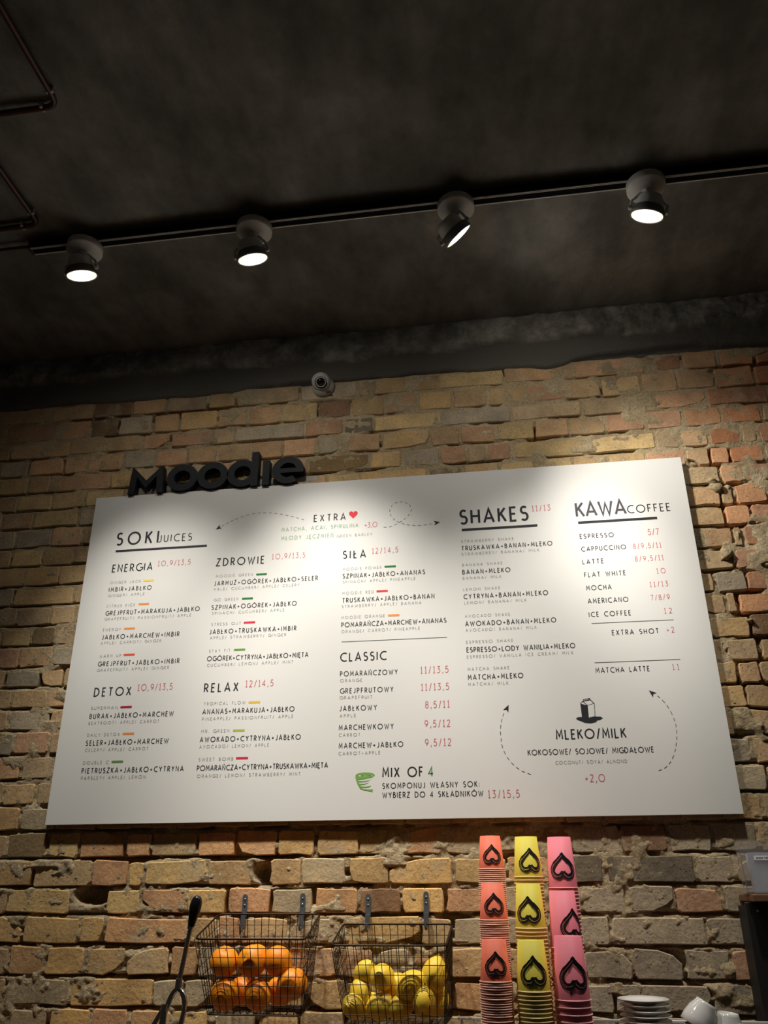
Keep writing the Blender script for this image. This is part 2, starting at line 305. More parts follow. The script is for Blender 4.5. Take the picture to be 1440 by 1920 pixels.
def ramp(nt, src, stops):
    r = N(nt, 'ShaderNodeValToRGB'); e = r.color_ramp.elements
    while len(e) < len(stops): e.new(0.5)
    for x, (p, c) in zip(e, stops):
        x.position = p; x.color = (*c, 1) if len(c) == 3 else c
    nt.links.new(src, r.inputs[0]); return r.outputs[0]
def mix(nt, fac, a, b, typ='MIX'):
    m = N(nt, 'ShaderNodeMix'); m.data_type = 'RGBA'; m.blend_type = typ
    for s_, v in ((0, fac), (6, a), (7, b)):
        if hasattr(v, 'is_output') or hasattr(v, 'links'): nt.links.new(v, m.inputs[s_])
        elif isinstance(v, (int, float)): m.inputs[s_].default_value = v
        else: m.inputs[s_].default_value = (*v, 1)
    return m.outputs[2]
def noise(nt, vec, scale, detail=4, rough=0.55):
    n = N(nt, 'ShaderNodeTexNoise'); n.inputs['Scale'].default_value = scale
    n.inputs['Detail'].default_value = detail; n.inputs['Roughness'].default_value = rough
    nt.links.new(vec, n.inputs['Vector']); return n.outputs['Fac']
def bump(nt, bsdf, h, strength, dist=0.01, prev=None):
    b = N(nt, 'ShaderNodeBump'); b.inputs['Strength'].default_value = strength; b.inputs['Distance'].default_value = dist
    nt.links.new(h, b.inputs['Height'])
    if prev is not None: nt.links.new(prev, b.inputs['Normal'])
    nt.links.new(b.outputs[0], bsdf.inputs['Normal']); return b.outputs[0]

M = {}
# fired brick: each brick carries its own clay colour in object.color
m = M['brick'] = mat('brick_clay', (0.4, 0.28, 0.15), 0.92, spec=0.2); nt, nn, ll, bs = nodes(m)
P = pos(nt); oi = N(nt, 'ShaderNodeObjectInfo')
blot = ramp(nt, noise(nt, P, 11, 5, 0.6), [(0.30, (0.76, 0.74, 0.74)), (0.5, (1, 1, 1)), (0.72, (1.25, 1.20, 1.10))])
c1 = mix(nt, 1.0, oi.outputs['Color'], blot, 'MULTIPLY')
fine = ramp(nt, noise(nt, P, 120, 4, 0.7), [(0.3, (0.84, 0.83, 0.82)), (0.62, (1.14, 1.14, 1.14))])
c2 = mix(nt, 1.0, c1, fine, 'MULTIPLY')
lime = ramp(nt, noise(nt, P, 7.5, 6, 0.7), [(0.56, (0, 0, 0)), (0.70, (0.75, 0.75, 0.75))])
c3 = mix(nt, lime, c2, (0.53, 0.425, 0.28))
vo = N(nt, 'ShaderNodeTexVoronoi'); vo.inputs['Scale'].default_value = 95; ll.new(P, vo.inputs['Vector'])
pit = ramp(nt, vo.outputs['Distance'], [(0.10, (0.25, 0.25, 0.25)), (0.20, (1, 1, 1))])
pm = ramp(nt, noise(nt, P, 26, 2), [(0.50, (0, 0, 0)), (0.58, (1, 1, 1))])
pitc = mix(nt, pm, (1, 1, 1), pit)
c4 = mix(nt, 1.0, c3, pitc, 'MULTIPLY'); ll.new(c4, bs.inputs['Base Color'])
b1 = bump(nt, bs, noise(nt, P, 75, 5, 0.6), 0.42, 0.006)
bump(nt, bs, pitc, 0.6, 0.003, b1)
# lime mortar
m = M['mortar'] = mat('lime_mortar', (0.33, 0.27, 0.19), 0.95, spec=0.15); nt, nn, ll, bs = nodes(m)
P = pos(nt)
cc = ramp(nt, noise(nt, P, 9, 5, 0.6), [(0.32, (0.40, 0.305, 0.18)), (0.55, (0.55, 0.43, 0.26)), (0.75, (0.66, 0.54, 0.35))])
ff = ramp(nt, noise(nt, P, 150, 3, 0.7), [(0.3, (0.65, 0.65, 0.65)), (0.65, (1.15, 1.15, 1.15))])
ll.new(mix(nt, 1.0, cc, ff, 'MULTIPLY'), bs.inputs['Base Color'])
bump(nt, bs, noise(nt, P, 85, 6, 0.7), 1.0, 0.008)
# rough render band under the ceiling
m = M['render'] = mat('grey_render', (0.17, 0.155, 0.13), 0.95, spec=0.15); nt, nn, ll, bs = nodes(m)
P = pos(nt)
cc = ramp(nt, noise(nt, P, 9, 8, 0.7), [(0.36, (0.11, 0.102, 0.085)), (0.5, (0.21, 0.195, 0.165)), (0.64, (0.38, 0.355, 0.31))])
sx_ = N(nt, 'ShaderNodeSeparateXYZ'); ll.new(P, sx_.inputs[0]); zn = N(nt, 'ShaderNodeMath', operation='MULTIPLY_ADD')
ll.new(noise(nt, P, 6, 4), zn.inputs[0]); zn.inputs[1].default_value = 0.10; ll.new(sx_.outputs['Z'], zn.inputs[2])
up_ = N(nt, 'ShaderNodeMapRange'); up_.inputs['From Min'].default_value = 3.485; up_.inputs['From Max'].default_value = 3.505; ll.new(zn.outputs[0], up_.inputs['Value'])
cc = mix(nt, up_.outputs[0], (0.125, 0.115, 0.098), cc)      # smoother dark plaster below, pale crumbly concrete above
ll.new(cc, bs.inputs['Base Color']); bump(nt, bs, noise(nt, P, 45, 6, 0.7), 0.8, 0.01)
# concrete ceiling
m = M['concrete'] = mat('ceiling_concrete', (0.14, 0.125, 0.105), 0.9, spec=0.2); nt, nn, ll, bs = nodes(m)
P = pos(nt); P2 = pos(nt, (2.2, 0.9, 1))
cc = ramp(nt, noise(nt, P, 2.6, 8, 0.66), [(0.34, (0.115, 0.112, 0.10)), (0.5, (0.17, 0.165, 0.148)), (0.66, (0.24, 0.232, 0.21))])
st = ramp(nt, noise(nt, P2, 3.5, 4, 0.6), [(0.38, (0.78, 0.78, 0.78)), (0.62, (1.2, 1.2, 1.2))])
ll.new(mix(nt, 1.0, cc, st, 'MULTIPLY'), bs.inputs['Base Color'])
bump(nt, bs, noise(nt, P, 30, 5, 0.6), 0.3, 0.01)
# floor
m = M['floor'] = mat('floor_concrete', (0.16, 0.14, 0.12), 0.6); nt, nn, ll, bs = nodes(m)
ll.new(ramp(nt, noise(nt, pos(nt), 3, 5), [(0.3, (0.11, 0.10, 0.085)), (0.7, (0.19, 0.17, 0.15))]), bs.inputs['Base Color'])
M['board'] = mat('white_board_panel', (0.80, 0.79, 0.755), 0.42, spec=0.35)
nt, nn, ll, bs = nodes(M['board'])
bump(nt, bs, noise(nt, pos(nt), 180, 2), 0.03, 0.001)
def ink(n, c): M[n] = mat(n + '_ink', c, 0.6, spec=0.2)
ink('ink_dark', (0.028, 0.028, 0.035)); ink('ink_item', (0.04, 0.04, 0.045)); ink('ink_grey', (0.36, 0.35, 0.33))
ink('ink_kawa', (0.075, 0.07, 0.08)); ink('ink_price', (0.62, 0.145, 0.165)); ink('ink_sage', (0.27, 0.42, 0.29)); ink('ink_four', (0.09, 0.27, 0.13))
ink('ink_heart', (0.80, 0.055, 0.07)); ink('ink_leaf', (0.20, 0.42, 0.10)); ink('ink_dash', (0.11, 0.11, 0.11))
BARC = dict(y=(0.86, 0.66, 0.16), o=(0.85, 0.30, 0.07), r=(0.78, 0.10, 0.06), m=(0.40, 0.02, 0.05), g=(0.12, 0.28, 0.07), y2=(0.80, 0.50, 0.08),
            l=(0.40, 0.50, 0.08), m2=(0.62, 0.035, 0.07), d=(0.035, 0.19, 0.055), g2=(0.15, 0.33, 0.06), r2=(0.66, 0.05, 0.05))
for k, c in BARC.items(): ink('bar_' + k, c)
M['black_foam'] = mat('black_letter_foam', (0.010, 0.011, 0.014), 0.6, spec=0.25)
nt, nn, ll, bs = nodes(M['black_foam']); bump(nt, bs, noise(nt, pos(nt), 300, 3), 0.25, 0.001)
M['acrylic'] = mat('grey_acrylic', (0.30, 0.32, 0.34), 0.25, spec=0.5)
M['white_paint'] = mat('white_lamp_enamel', (0.62, 0.62, 0.60), 0.4)
M['grey_paint'] = mat('grey_lamp_enamel', (0.16, 0.165, 0.18), 0.45)
M['track_black'] = mat('track_black', (0.006, 0.006, 0.007), 0.9, spec=0.05)
M['track_edge'] = mat('track_lip_grey', (0.60, 0.58, 0.54), 0.5)
M['lamp_glow'] = mat('lamp_lens_lit', (1, 1, 1), 0.3, emit=(1, 0.97, 0.90), es=14.0)
M['lamp_ring'] = mat('lamp_glass_ring', (0.8, 0.74, 0.6), 0.2, emit=(1, 0.90, 0.65), es=1.1)
M['copper'] = mat('brown_red_conduit', (0.055, 0.016, 0.010), 0.4)
M['clip'] = mat('zinc_clip', (0.45, 0.45, 0.43), 0.4, 0.3)
M['cam_white'] = mat('camera_white_plastic', (0.52, 0.52, 0.49), 0.35)
M['black_gloss'] = mat('black_gloss', (0.008, 0.008, 0.009), 0.12)
M['black_matt'] = mat('black_matt', (0.015, 0.015, 0.016), 0.6)
M['wire'] = mat('basket_wire_dark', (0.030, 0.020, 0.014), 0.38, 0.75)
M['zinc'] = mat('zinc_hook_steel', (0.17, 0.195, 0.215), 0.45, 0.6)
M['chrome'] = mat('chrome', (0.62, 0.62, 0.62), 0.12, 1.0)
M['steel'] = mat('brushed_steel', (0.42, 0.41, 0.40), 0.3, 1.0)
M['porcelain'] = mat('white_porcelain', (0.74, 0.73, 0.70), 0.12, spec=0.6)
M['counter'] = mat('counter_dark', (0.035, 0.030, 0.026), 0.5)
def fruit(name, c0, c1, bsc, bst):
    m = mat(name, c0, 0.42, spec=0.45, sub=0.12); nt, nn, ll, bs = nodes(m); P = pos(nt)
    ll.new(ramp(nt, noise(nt, P, 22, 4), [(0.35, c0), (0.65, c1)]), bs.inputs['Base Color'])
    bump(nt, bs, noise(nt, P, bsc, 2, 0.5), bst, 0.002); return m
M['orange'] = fruit('orange_peel', (0.86, 0.235, 0.006), (0.92, 0.34, 0.012), 420, 0.35)
M['lemon'] = fruit('lemon_peel', (0.88, 0.56, 0.035), (0.93, 0.68, 0.07), 380, 0.3)
M['calyx'] = mat('fruit_calyx', (0.10, 0.10, 0.03), 0.8)
def wood(name, a, b):
    m = mat(name, a, 0.55); nt, nn, ll, bs = nodes(m); P = pos(nt, (2, 30, 30), True)
    ll.new(ramp(nt, noise(nt, P, 2.2, 5), [(0.35, a), (0.65, b)]), bs.inputs['Base Color']); return m
M['wood'] = wood('shelf_wood', (0.16, 0.075, 0.035), (0.27, 0.14, 0.07))
M['clear'] = mat('clear_plastic', (0.95, 0.95, 0.97), 0.06, trans=0.96, ior=1.3)
M['leaflet'] = mat('leaflet_white', (0.74, 0.74, 0.80), 0.6)
M['label_white'] = mat('label_white', (0.80, 0.80, 0.80), 0.6)
CUPC = dict(orange=((0.86, 0.185, 0.105), (0.92, 0.58, 0.46)), yellow=((0.72, 0.62, 0.075), (0.90, 0.72, 0.36)), pink=((0.86, 0.225, 0.285), (0.92, 0.50, 0.50)))
for k, (a, b) in CUPC.items():
    M['cup_'+k] = mat('paper_cup_'+k, a, 0.55, spec=0.3); M['rim_'+k] = mat('paper_rim_'+k, b, 0.5, spec=0.3)
M['heart_ink'] = mat('cup_print_black', (0.010, 0.010, 0.011), 0.5)

# ------------------------------------------------------------------ numpy value noise
def vnoise(X, Z, freq, seed):
    rs = np.random.RandomState(seed); T = rs.rand(256, 256)
    x = X*freq + 100.0; z = Z*freq + 100.0
    xi = np.floor(x).astype(int); zi = np.floor(z).astype(int); fx = x-xi; fz = z-zi
    fx = fx*fx*(3-2*fx); fz = fz*fz*(3-2*fz)
    g = lambda a, b: T[a % 256, b % 256]
    return (g(xi, zi)*(1-fx)+g(xi+1, zi)*fx)*(1-fz) + (g(xi, zi+1)*(1-fx)+g(xi+1, zi+1)*fx)*fz
def fbm(X, Z, freq, octv, seed, gain=0.55):
    s = 0; a = 1; t = 0
    for i in range(octv): s = s + a*vnoise(X, Z, freq*2.03**i, seed+i); t += a; a *= gain
    return s/t

# ================================================================== THE SETTING
WY = 2.625            # plane of the brick faces
CZ = 3.549            # ceiling height
SEAM = 0.768          # ragged vertical joint where redder masonry begins
rnd = random.Random(7)

def gridmesh(name, xs, zs, H, material, parent=None):
    nx, nz = len(xs), len(zs)
    Xg, Zg = np.meshgrid(xs, zs)
    co = np.stack([Xg, WY + H, Zg], -1).reshape(-1, 3).astype(np.float32)
    i = np.arange(nx-1)[None, :] + nx*np.arange(nz-1)[:, None]
    q = np.stack([i, i+1, i+nx+1, i+nx], -1).reshape(-1, 4)
    me = bpy.data.meshes.new(name)
    me.vertices.add(len(co)); me.vertices.foreach_set('co', co.ravel())
    me.loops.add(q.size); me.loops.foreach_set('vertex_index', q.ravel().astype(np.int32))
    me.polygons.add(len(q)); me.polygons.foreach_set('loop_start', (np.arange(len(q))*4).astype(np.int32))
    me.polygons.foreach_set('use_smooth', np.ones(len(q), bool))
    me.materials.append(material); me.update(calc_edges=True); me.validate()
    return link(bpy.data.objects.new(name, me), parent)

xs = np.concatenate([np.linspace(-3.4, -2.05, 28)[:-1], np.arange(-2.05, 1.16, 0.0042), np.linspace(1.16, 2.4, 26)[1:]])
zs = np.concatenate([np.linspace(0.0, 1.14, 24)[:-1], np.arange(1.14, 3.345, 0.0042)])
Xg, Zg = np.meshgrid(xs, zs)
lump = fbm(Xg, Zg, 34, 4, 11)
rag = np.clip((2.2 - Zg)/0.9, 0.0, 1.0)                                       # the lower wall is rougher
base = 0.0005 - 0.001*rag - 0.004*fbm(Xg, Zg, 16, 4, 3)                       # recess behind the brick faces (negative = deeper)
base += (lump-0.5)*(0.008 + 0.018*rag)
hole = np.clip((fbm(Xg*0.55, Zg*1.6, 9, 3, 29) - (0.66-0.065*rag))*14, 0, 1)
base -= hole*0.024
for zb, bh, lists in COURSES:                                                 # raked shadow gap right under each course
    t = (zb + 0.001 - Zg)/0.0065
    g = np.exp(-((t-0.45)**2)*3) * np.clip((fbm(Xg, Zg*0.4, 11, 3, 41)-0.44)*8, 0, 1)
    base -= g*(0.016+0.006*rag)
smear = np.clip((fbm(Xg, Zg, 5.5, 4, 57) - 0.63)*12, 0, 1)
base = np.minimum(base + smear*0.005, 0.0015 + 0.003*rag + smear*0.003)
seam = np.exp(-((Xg - SEAM - 0.02*np.sin(Zg*17))/0.035)**2) * np.clip((2.98-Zg)*6, 0, 1)*np.clip((Zg-1.7)*3, 0, 1)
base -= seam*np.clip((fbm(Xg, Zg, 13, 3, 71)-0.40)*6, 0, 1)*0.045
base += seam*np.clip((fbm(Xg, Zg, 24, 3, 77)-0.55)*6, 0, 1)*0.020
# knocked-out pockets
for hx, hz, hw, hh, hd in ((-1.285, 1.545, 0.055, 0.028, 0.05), (-0.73, 1.600, 0.045, 0.03, 0.05), (0.80, 2.44, 0.045, 0.04, 0.05),
                           (0.86, 2.245, 0.03, 0.045, 0.06), (0.30, 1.445, 0.035, 0.012, 0.03), (-0.56, 1.62, 0.04, 0.02, 0.04),
                           (0.775, 2.885, 0.014, 0.035, 0.05), (-1.35, 1.19, 0.11, 0.014, 0.03), (0.86, 2.36, 0.05, 0.02, 0.04)):
    d = ((Xg-hx)/hw)**2 + ((Zg-hz)/hh)**2
    base -= hd*np.clip(1.5-d, 0, 1)
far = (Xg < -2.06) | (Xg > 1.165) | (Zg < 1.13)
base = np.where(far, -0.010, base)
wall = gridmesh('wall_back', xs, zs, -base, M['mortar'])
tag(wall, 'old brick back wall with rough lime mortar behind the menu board', kind='structure')

# render band between the top course and the ceiling
xs2 = np.concatenate([np.linspace(-3.4, -2.15, 20)[:-1], np.arange(-2.15, 1.3, 0.006), np.linspace(1.3, 2.4, 20)[1:]])
zs2 = np.arange(3.30, CZ+0.008, 0.006)
Xp, Zp = np.meshgrid(xs2, zs2)
edge = 3.445 + 0.018*(fbm(Xp, Zp*0, 5, 3, 5)-0.5)*2
Hp = 0.012 + 0.020/(1+np.exp(-(Zp-edge)/0.004)) + 0.030*(fbm(Xp, Zp, 22, 4, 91)-0.5)*np.clip((Zp-3.40)/0.05, 0.25, 1) + 0.012*(fbm(Xp, Zp, 5, 3, 92)-0.5)
low = 3.345 + 0.03*(fbm(Xp, Zp*0, 4, 3, 8)-0.5)*2 + np.clip((Xp-0.2)*0.03, 0, 0.02)
Hp -= 0.03*np.clip((low-Zp)/0.012, 0, 1)
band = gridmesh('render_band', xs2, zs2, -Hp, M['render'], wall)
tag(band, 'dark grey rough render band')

CLAY = [(0.53, 0.365, 0.185), (0.56, 0.375, 0.175), (0.49, 0.335, 0.18), (0.54, 0.345, 0.185), (0.46, 0.335, 0.195), (0.57, 0.41, 0.20)]
PINK = [(0.54, 0.325, 0.185), (0.50, 0.295, 0.175), (0.57, 0.34, 0.185)]
REDS = [(0.52, 0.235, 0.115), (0.48, 0.25, 0.14), (0.58, 0.31, 0.16), (0.42, 0.225, 0.13), (0.55, 0.36, 0.20)]
GREY = [(0.42, 0.345, 0.24), (0.38, 0.315, 0.225), (0.45, 0.365, 0.25)]
def clay(x, z):
    r = rnd.random()
    if x > SEAM + 0.02: c = rnd.choice(REDS if r < 0.75 else PINK)
    elif x > 0.45 and z > 2.9: c = rnd.choice(PINK + REDS[2:] if r < 0.55 else CLAY)
    elif x > 0.15 and z < 1.75: c = rnd.choice(GREY if r < 0.8 else PINK)
    else: c = rnd.choice(PINK if r < 0.16 else (GREY if r < 0.3 else CLAY))
    if rnd.random() < 0.05: c = tuple(k*0.45 for k in c)
    k = rnd.uniform(0.82, 1.12)
    if z < 1.8 and x < 0.15: c = (c[0]*1.16, c[1]*1.12, c[2]*0.98)     # brighter, yellower clay for bricks low on the left
    return tuple(v*k for v in c)
def brick_geo(mb, cx, cz, W, Hh, q, local=True):
    """worn brick: 12-point outline, dented face; front at -y"""
    r = 0.005; x, z = W/2, Hh/2; j = lambda s=0.003: rnd.uniform(-s, s)
    o = [(-x+r, -z), (0, -z), (x-r, -z), (x, -z+r), (x, 0), (x, z-r), (x-r, z), (0, z), (-x+r, z), (-x, z-r), (-x, 0), (-x, -z+r)]
    o = [[a+j(), b+j()] for a, b in o]
    if rnd.random() < (0.22 if cz < 2.0 or abs(cx-SEAM) < 0.2 else 0.09) and W > 0.07:     # a broken corner
        k = rnd.choice([(2, 3), (5, 6), (8, 9), (11, 0)]); d = rnd.uniform(0.008, 0.022)
        for t in k:
            o[t][0] *= 1-d/x; o[t][1] *= 1-d/z*0.8
    d0 = rnd.uniform(-0.0022, 0.0008) if cz > 2.2 else rnd.uniform(-0.004, 0.001)
    if local: bx, bz = 0, 0; by = 0
    else: bx, bz, by = cx, cz, WY
    back = [(bx+a, by+0.045, bz+b) for a, b in o]
    mid = [(bx+a, by+d0+0.003, bz+b) for a, b in o]
    fr = [(bx+a*(1-0.0028/x), by+d0, bz+b*(1-0.0026/z)) for a, b in o]
    cen = (bx, by+d0, bz)
    vs = back+mid+fr+[cen]; fs = []
    for k in range(12):
        k2 = (k+1) % 12
        fs += [(k, 12+k, 12+k2, k2)[::-1], (12+k, 24+k, 24+k2, 12+k2)[::-1], (24+k, 36, 24+k2)[::-1]]
    mb.add(vs, fs, 0)
# every brick of the measured courses, then the 300 that show largest as parts
allb = []
BX0, BX1, BZ0, BZ1 = -1.4665, 0.6565, 1.7445, 2.8975
for ci, (zb, bh, lists) in enumerate(COURSES):
    for L in lists:
        for a, b in zip(L[:-1], L[1:]):
            g = rnd.uniform(0.006, 0.013); W = (b-a)-g
            if W < 0.02: continue
            cx = (a+b)/2 + rnd.uniform(-0.002, 0.002); h = bh + rnd.uniform(-0.001, 0.005)
            if ci == 0: h = min(h, 0.066)
            cz = zb + h/2
            if abs(cx-(-0.73)) < 0.035 and abs(cz-1.60) < 0.03: continue        # missing half brick
            if abs(cx-(-1.285)) < 0.06 and abs(cz-1.52) < 0.03: continue        # missing brick filled with crumbled mortar
            # visible size in the view (square metres over distance squared, clipped to the frame and the board)
            fx0, fx1 = -1.53-(cz-1.2)*0.21, 0.63+(cz-1.2)*0.20
            vw = max(0, min(cx+W/2, fx1) - max(cx-W/2, fx0)); vis = vw*h
            if BX0+0.02 < cx-W/2 and cx+W/2 < BX1-0.02 and cz-h/2 > BZ0+0.01 and cz+h/2 < BZ1-0.03: continue   # fully behind the board
            ox = max(0, min(cx+W/2, BX1)-max(cx-W/2, BX0)); oz = max(0, min(cz+h/2, BZ1)-max(cz-h/2, BZ0))
            vis -= ox*oz; dist = cx*cx + WY*WY + (cz-1.55)**2
            allb.append((vis/dist, cx, cz, W, h))
allb.sort(key=lambda t: -t[0])
for k, (vis, cx, cz, W, h) in enumerate(allb[:300]):
    mb = MB(); brick_geo(mb, cx, cz, W, h, 0)
    o = mb.build('brick', M['brick'], wall); o.location = (cx, WY, cz)
    o.rotation_euler = (rnd.uniform(-0.012, 0.012), rnd.uniform(-0.018, 0.018), rnd.uniform(-0.010, 0.010))
    o.color = (*clay(cx, cz), 1)
mb = MB()
for vis, cx, cz, W, h in allb[300:]: brick_geo(mb, cx, cz, W, h, 0, False)
zz = 1.148
while zz > 0.02:                                                              # courses below the picture
    xx = -3.3 + rnd.random()*0.1
    while xx < 2.3:
        W = rnd.choice((0.125, 0.125, 0.26)); brick_geo(mb, xx+W/2, zz-0.031-0.004, W-0.013, 0.062, 0, False); xx += W
    zz -= 0.0785
for zb, bh, lists in COURSES:                                                 # and to both sides of it
    for x0, x1 in ((-3.3, lists[0][0]), (lists[-1][-1], 2.3)):
        xx = x0
        while xx < x1-0.03:
            W = min(rnd.choice((0.13, 0.26)), x1-xx); brick_geo(mb, xx+W/2, zb+bh/2, W-0.013, bh, 0, False); xx += W
o = mb.build('brickwork', M['brick'], wall); o.color = (0.46, 0.32, 0.175, 1); tag(o, kind='stuff')

# ceiling, floor
xs3 = np.arange(-3.4, 2.41, 0.03); ys3 = np.arange(-0.6, 2.66, 0.03)
Xc, Yc = np.meshgrid(xs3, ys3)
Hc = CZ + 0.010*(fbm(Xc, Yc, 2.2, 3, 120)-0.5) + 0.003*(fbm(Xc, Yc, 14, 2, 121)-0.5) + 0.004
vs = np.stack([Xc, Yc, Hc], -1).reshape(-1, 3).tolist(); nx = len(xs3)
fs = [(j*nx+i, (j+1)*nx+i, (j+1)*nx+i+1, j*nx+i+1) for j in range(len(ys3)-1) for i in range(nx-1)]
mb = MB(); mb.add(vs, fs, 0, True)
mb.box((-0.5, 1.03, CZ+0.09), (5.8, 3.27, 0.14))
c = mb.build('ceiling', M['concrete']); tag(c, 'dark mottled concrete ceiling', kind='structure')
mb = MB(); mb.box((-0.5, 0.9, -0.05), (5.8, 3.6, 0.10)); f = mb.build('floor', M['floor']); tag(f, 'dark concrete floor', kind='structure')

# ================================================================== MENU BOARD
BY = 2.600
board = thing('menu_board', 'large white menu board with drinks and prices hung on the brick wall', 'menu board', (BX0, BY, BZ0))
mb = MB(); mb.box(((BX1-BX0)/2, 0.0045, (BZ1-BZ0)/2), (BX1-BX0, 0.009, BZ1-BZ0), 0, 0.0006)
mb.build('panel', M['board'], board)
for bx in (0.25, 1.06, 1.87):                                                  # battens carrying it on the wall
    mb = MB(); mb.box((bx, 0.0165, 0.58), (0.04, 0.015, 0.95)); mb.build('batten', M['black_matt'], board)

def arc(cx, cy, rx, ry, a0, a1, n=None):
    n = n or max(4, int(abs(a1-a0)/14))
    return [(cx+rx*math.cos(math.radians(a0+(a1-a0)*i/n)), cy+ry*math.sin(math.radians(a0+(a1-a0)*i/n))) for i in range(n+1)]
def O(w): return [arc(w/2, .5, w/2, .5, 0, 360, 28)]
GL = {
 'A': (.66, [[(0, 0), (.33, 1), (.66, 0)], [(.11, .30), (.55, .30)]]),
 'B': (.44, [[(0, 0), (0, 1)], [(0, 1), (.16, 1)] + arc(.16, .79, .20, .21, 90, -90)[1:] + [(0, .58)], [(0, .58), (.18, .58)] + arc(.18, .29, .26, .29, 90, -90)[1:] + [(0, 0)]]),
 'C': (.70, [arc(.49, .5, .49, .5, 58, 302, 18)]),
 'D': (.60, [[(0, 0), (0, 1), (.14, 1)] + arc(.14, .5, .46, .5, 90, -90)[1:] + [(0, 0)]]),
 'E': (.38, [[(.38, 1), (0, 1), (0, 0), (.38, 0)], [(0, .52), (.33, .52)]]),
 'F': (.36, [[(.36, 1), (0, 1), (0, 0)], [(0, .52), (.31, .52)]]),
 'G': (.74, [arc(.47, .5, .47, .5, 55, 345, 20) + [(.90, .46), (.52, .46)]]),
 'H': (.52, [[(0, 0), (0, 1)], [(.52, 0), (.52, 1)], [(0, .52), (.52, .52)]]),
 'I': (.0, [[(0, 0), (0, 1)]]),
 'J': (.30, [[(.30, 1), (.30, .24)] + arc(.06, .24, .24, .24, 0, -100)[1:]]),
 'K': (.46, [[(0, 0), (0, 1)], [(.44, 1), (.02, .44)], [(.15, .60), (.48, 0)]]),
 'L': (.36, [[(0, 1), (0, 0), (.36, 0)]]),
 'M': (.66, [[(0, 0), (.06, 1), (.33, .30), (.60, 1), (.66, 0)]]),
 'N': (.54, [[(0, 0), (0, 1), (.54, 0), (.54, 1)]]),
 'O': (.98, O(.98)),
 'P': (.42, [[(0, 0), (0, 1), (.16, 1)] + arc(.16, .73, .26, .27, 90, -90)[1:] + [(0, .46)]]),
 'R': (.44, [[(0, 0), (0, 1), (.16, 1)] + arc(.16, .73, .26, .27, 90, -90)[1:] + [(0, .46)], [(.18, .46), (.46, 0)]]),
 'S': (.42, [arc(.21, .76, .20, .24, 40, 262, 12) + arc(.21, .27, .22, .27, 82, -140, 12)]),
 'T': (.46, [[(0, 1), (.46, 1)], [(.23, 1), (.23, 0)]]),
 'U': (.50, [[(0, 1), (0, .26)] + arc(.25, .26, .25, .26, 180, 360, 10)[1:] + [(.50, 1)]]),
 'V': (.60, [[(0, 1), (.30, 0), (.60, 1)]]),
 'W': (.88, [[(0, 1), (.23, 0), (.44, .86), (.65, 0), (.88, 1)]]),
 'X': (.52, [[(0, 0), (.50, 1)], [(.02, 1), (.52, 0)]]),
 'Y': (.52, [[(0, 1), (.26, .46), (.52, 1)], [(.26, .46), (.26, 0)]]),
 'Z': (.50, [[(.02, 1), (.48, 1), (0, 0), (.50, 0)]]),
 '+': (.44, [[(0, .42), (.44, .42)], [(.22, .20), (.22, .64)]]),
 '/': (.30, [[(0, -.06), (.30, 1.06)]]),
 ',': (.10, [[(.09, .12), (.0, -.17)]]),
 '.': (.03, [[(-.04, .04), (.07, .04)]]),
 ':': (.03, [[(-.04, .10), (.07, .10)], [(-.04, .55), (.07, .55)]]),
 '0': (.84, [arc(.42, .5, .42, .5, 0, 360, 26)]),
 '1': (.26, [[(.0, .86), (.14, 1), (.14, 0)], [(.0, 0), (.28, 0)]]),
 '2': (.44, [arc(.21, .77, .20, .23, 165, -30, 12) + [(0, 0), (.44, 0)]]),
 '3': (.42, [[(.02, 1), (.38, 1), (.16, .60)] + arc(.17, .30, .24, .30, 85, -140, 13)[1:]]),
 '4': (.50, [[(.36, 0), (.36, 1), (0, .28), (.50, .28)]]),
 '5': (.42, [[(.38, 1), (.08, 1), (.03, .56)] + arc(.17, .31, .25, .31, 110, -140, 13)]),
 '7': (.42, [[(0, 1), (.42, 1), (.12, 0)]]),
 '8': (.42, [arc(.21, .76, .18, .24, 0, 360, 20), arc(.21, .27, .22, .27, 0, 360, 20)]),
 '9': (.46, [arc(.23, .70, .23, .30, 0, 360, 20), arc(-.02, .70, .48, .62, 0, -72, 10)]),
 ' ': (.34, []),
}
GL['Ł'] = (.38, GL['L'][1] + [[(-.10, .36), (.24, .64)]])
GL['Ń'] = (.54, GL['N'][1] + [[(.22, 1.10), (.36, 1.26)]])
GL['Ó'] = (.98, GL['O'][1] + [[(.43, 1.12), (.57, 1.28)]])
GL['Ż'] = (.50, GL['Z'][1] + [[(.20, 1.16), (.32, 1.16)]])
GL['Ę'] = (.38, GL['E'][1] + [[(.32, 0), (.24, -.14), (.38, -.22)]])

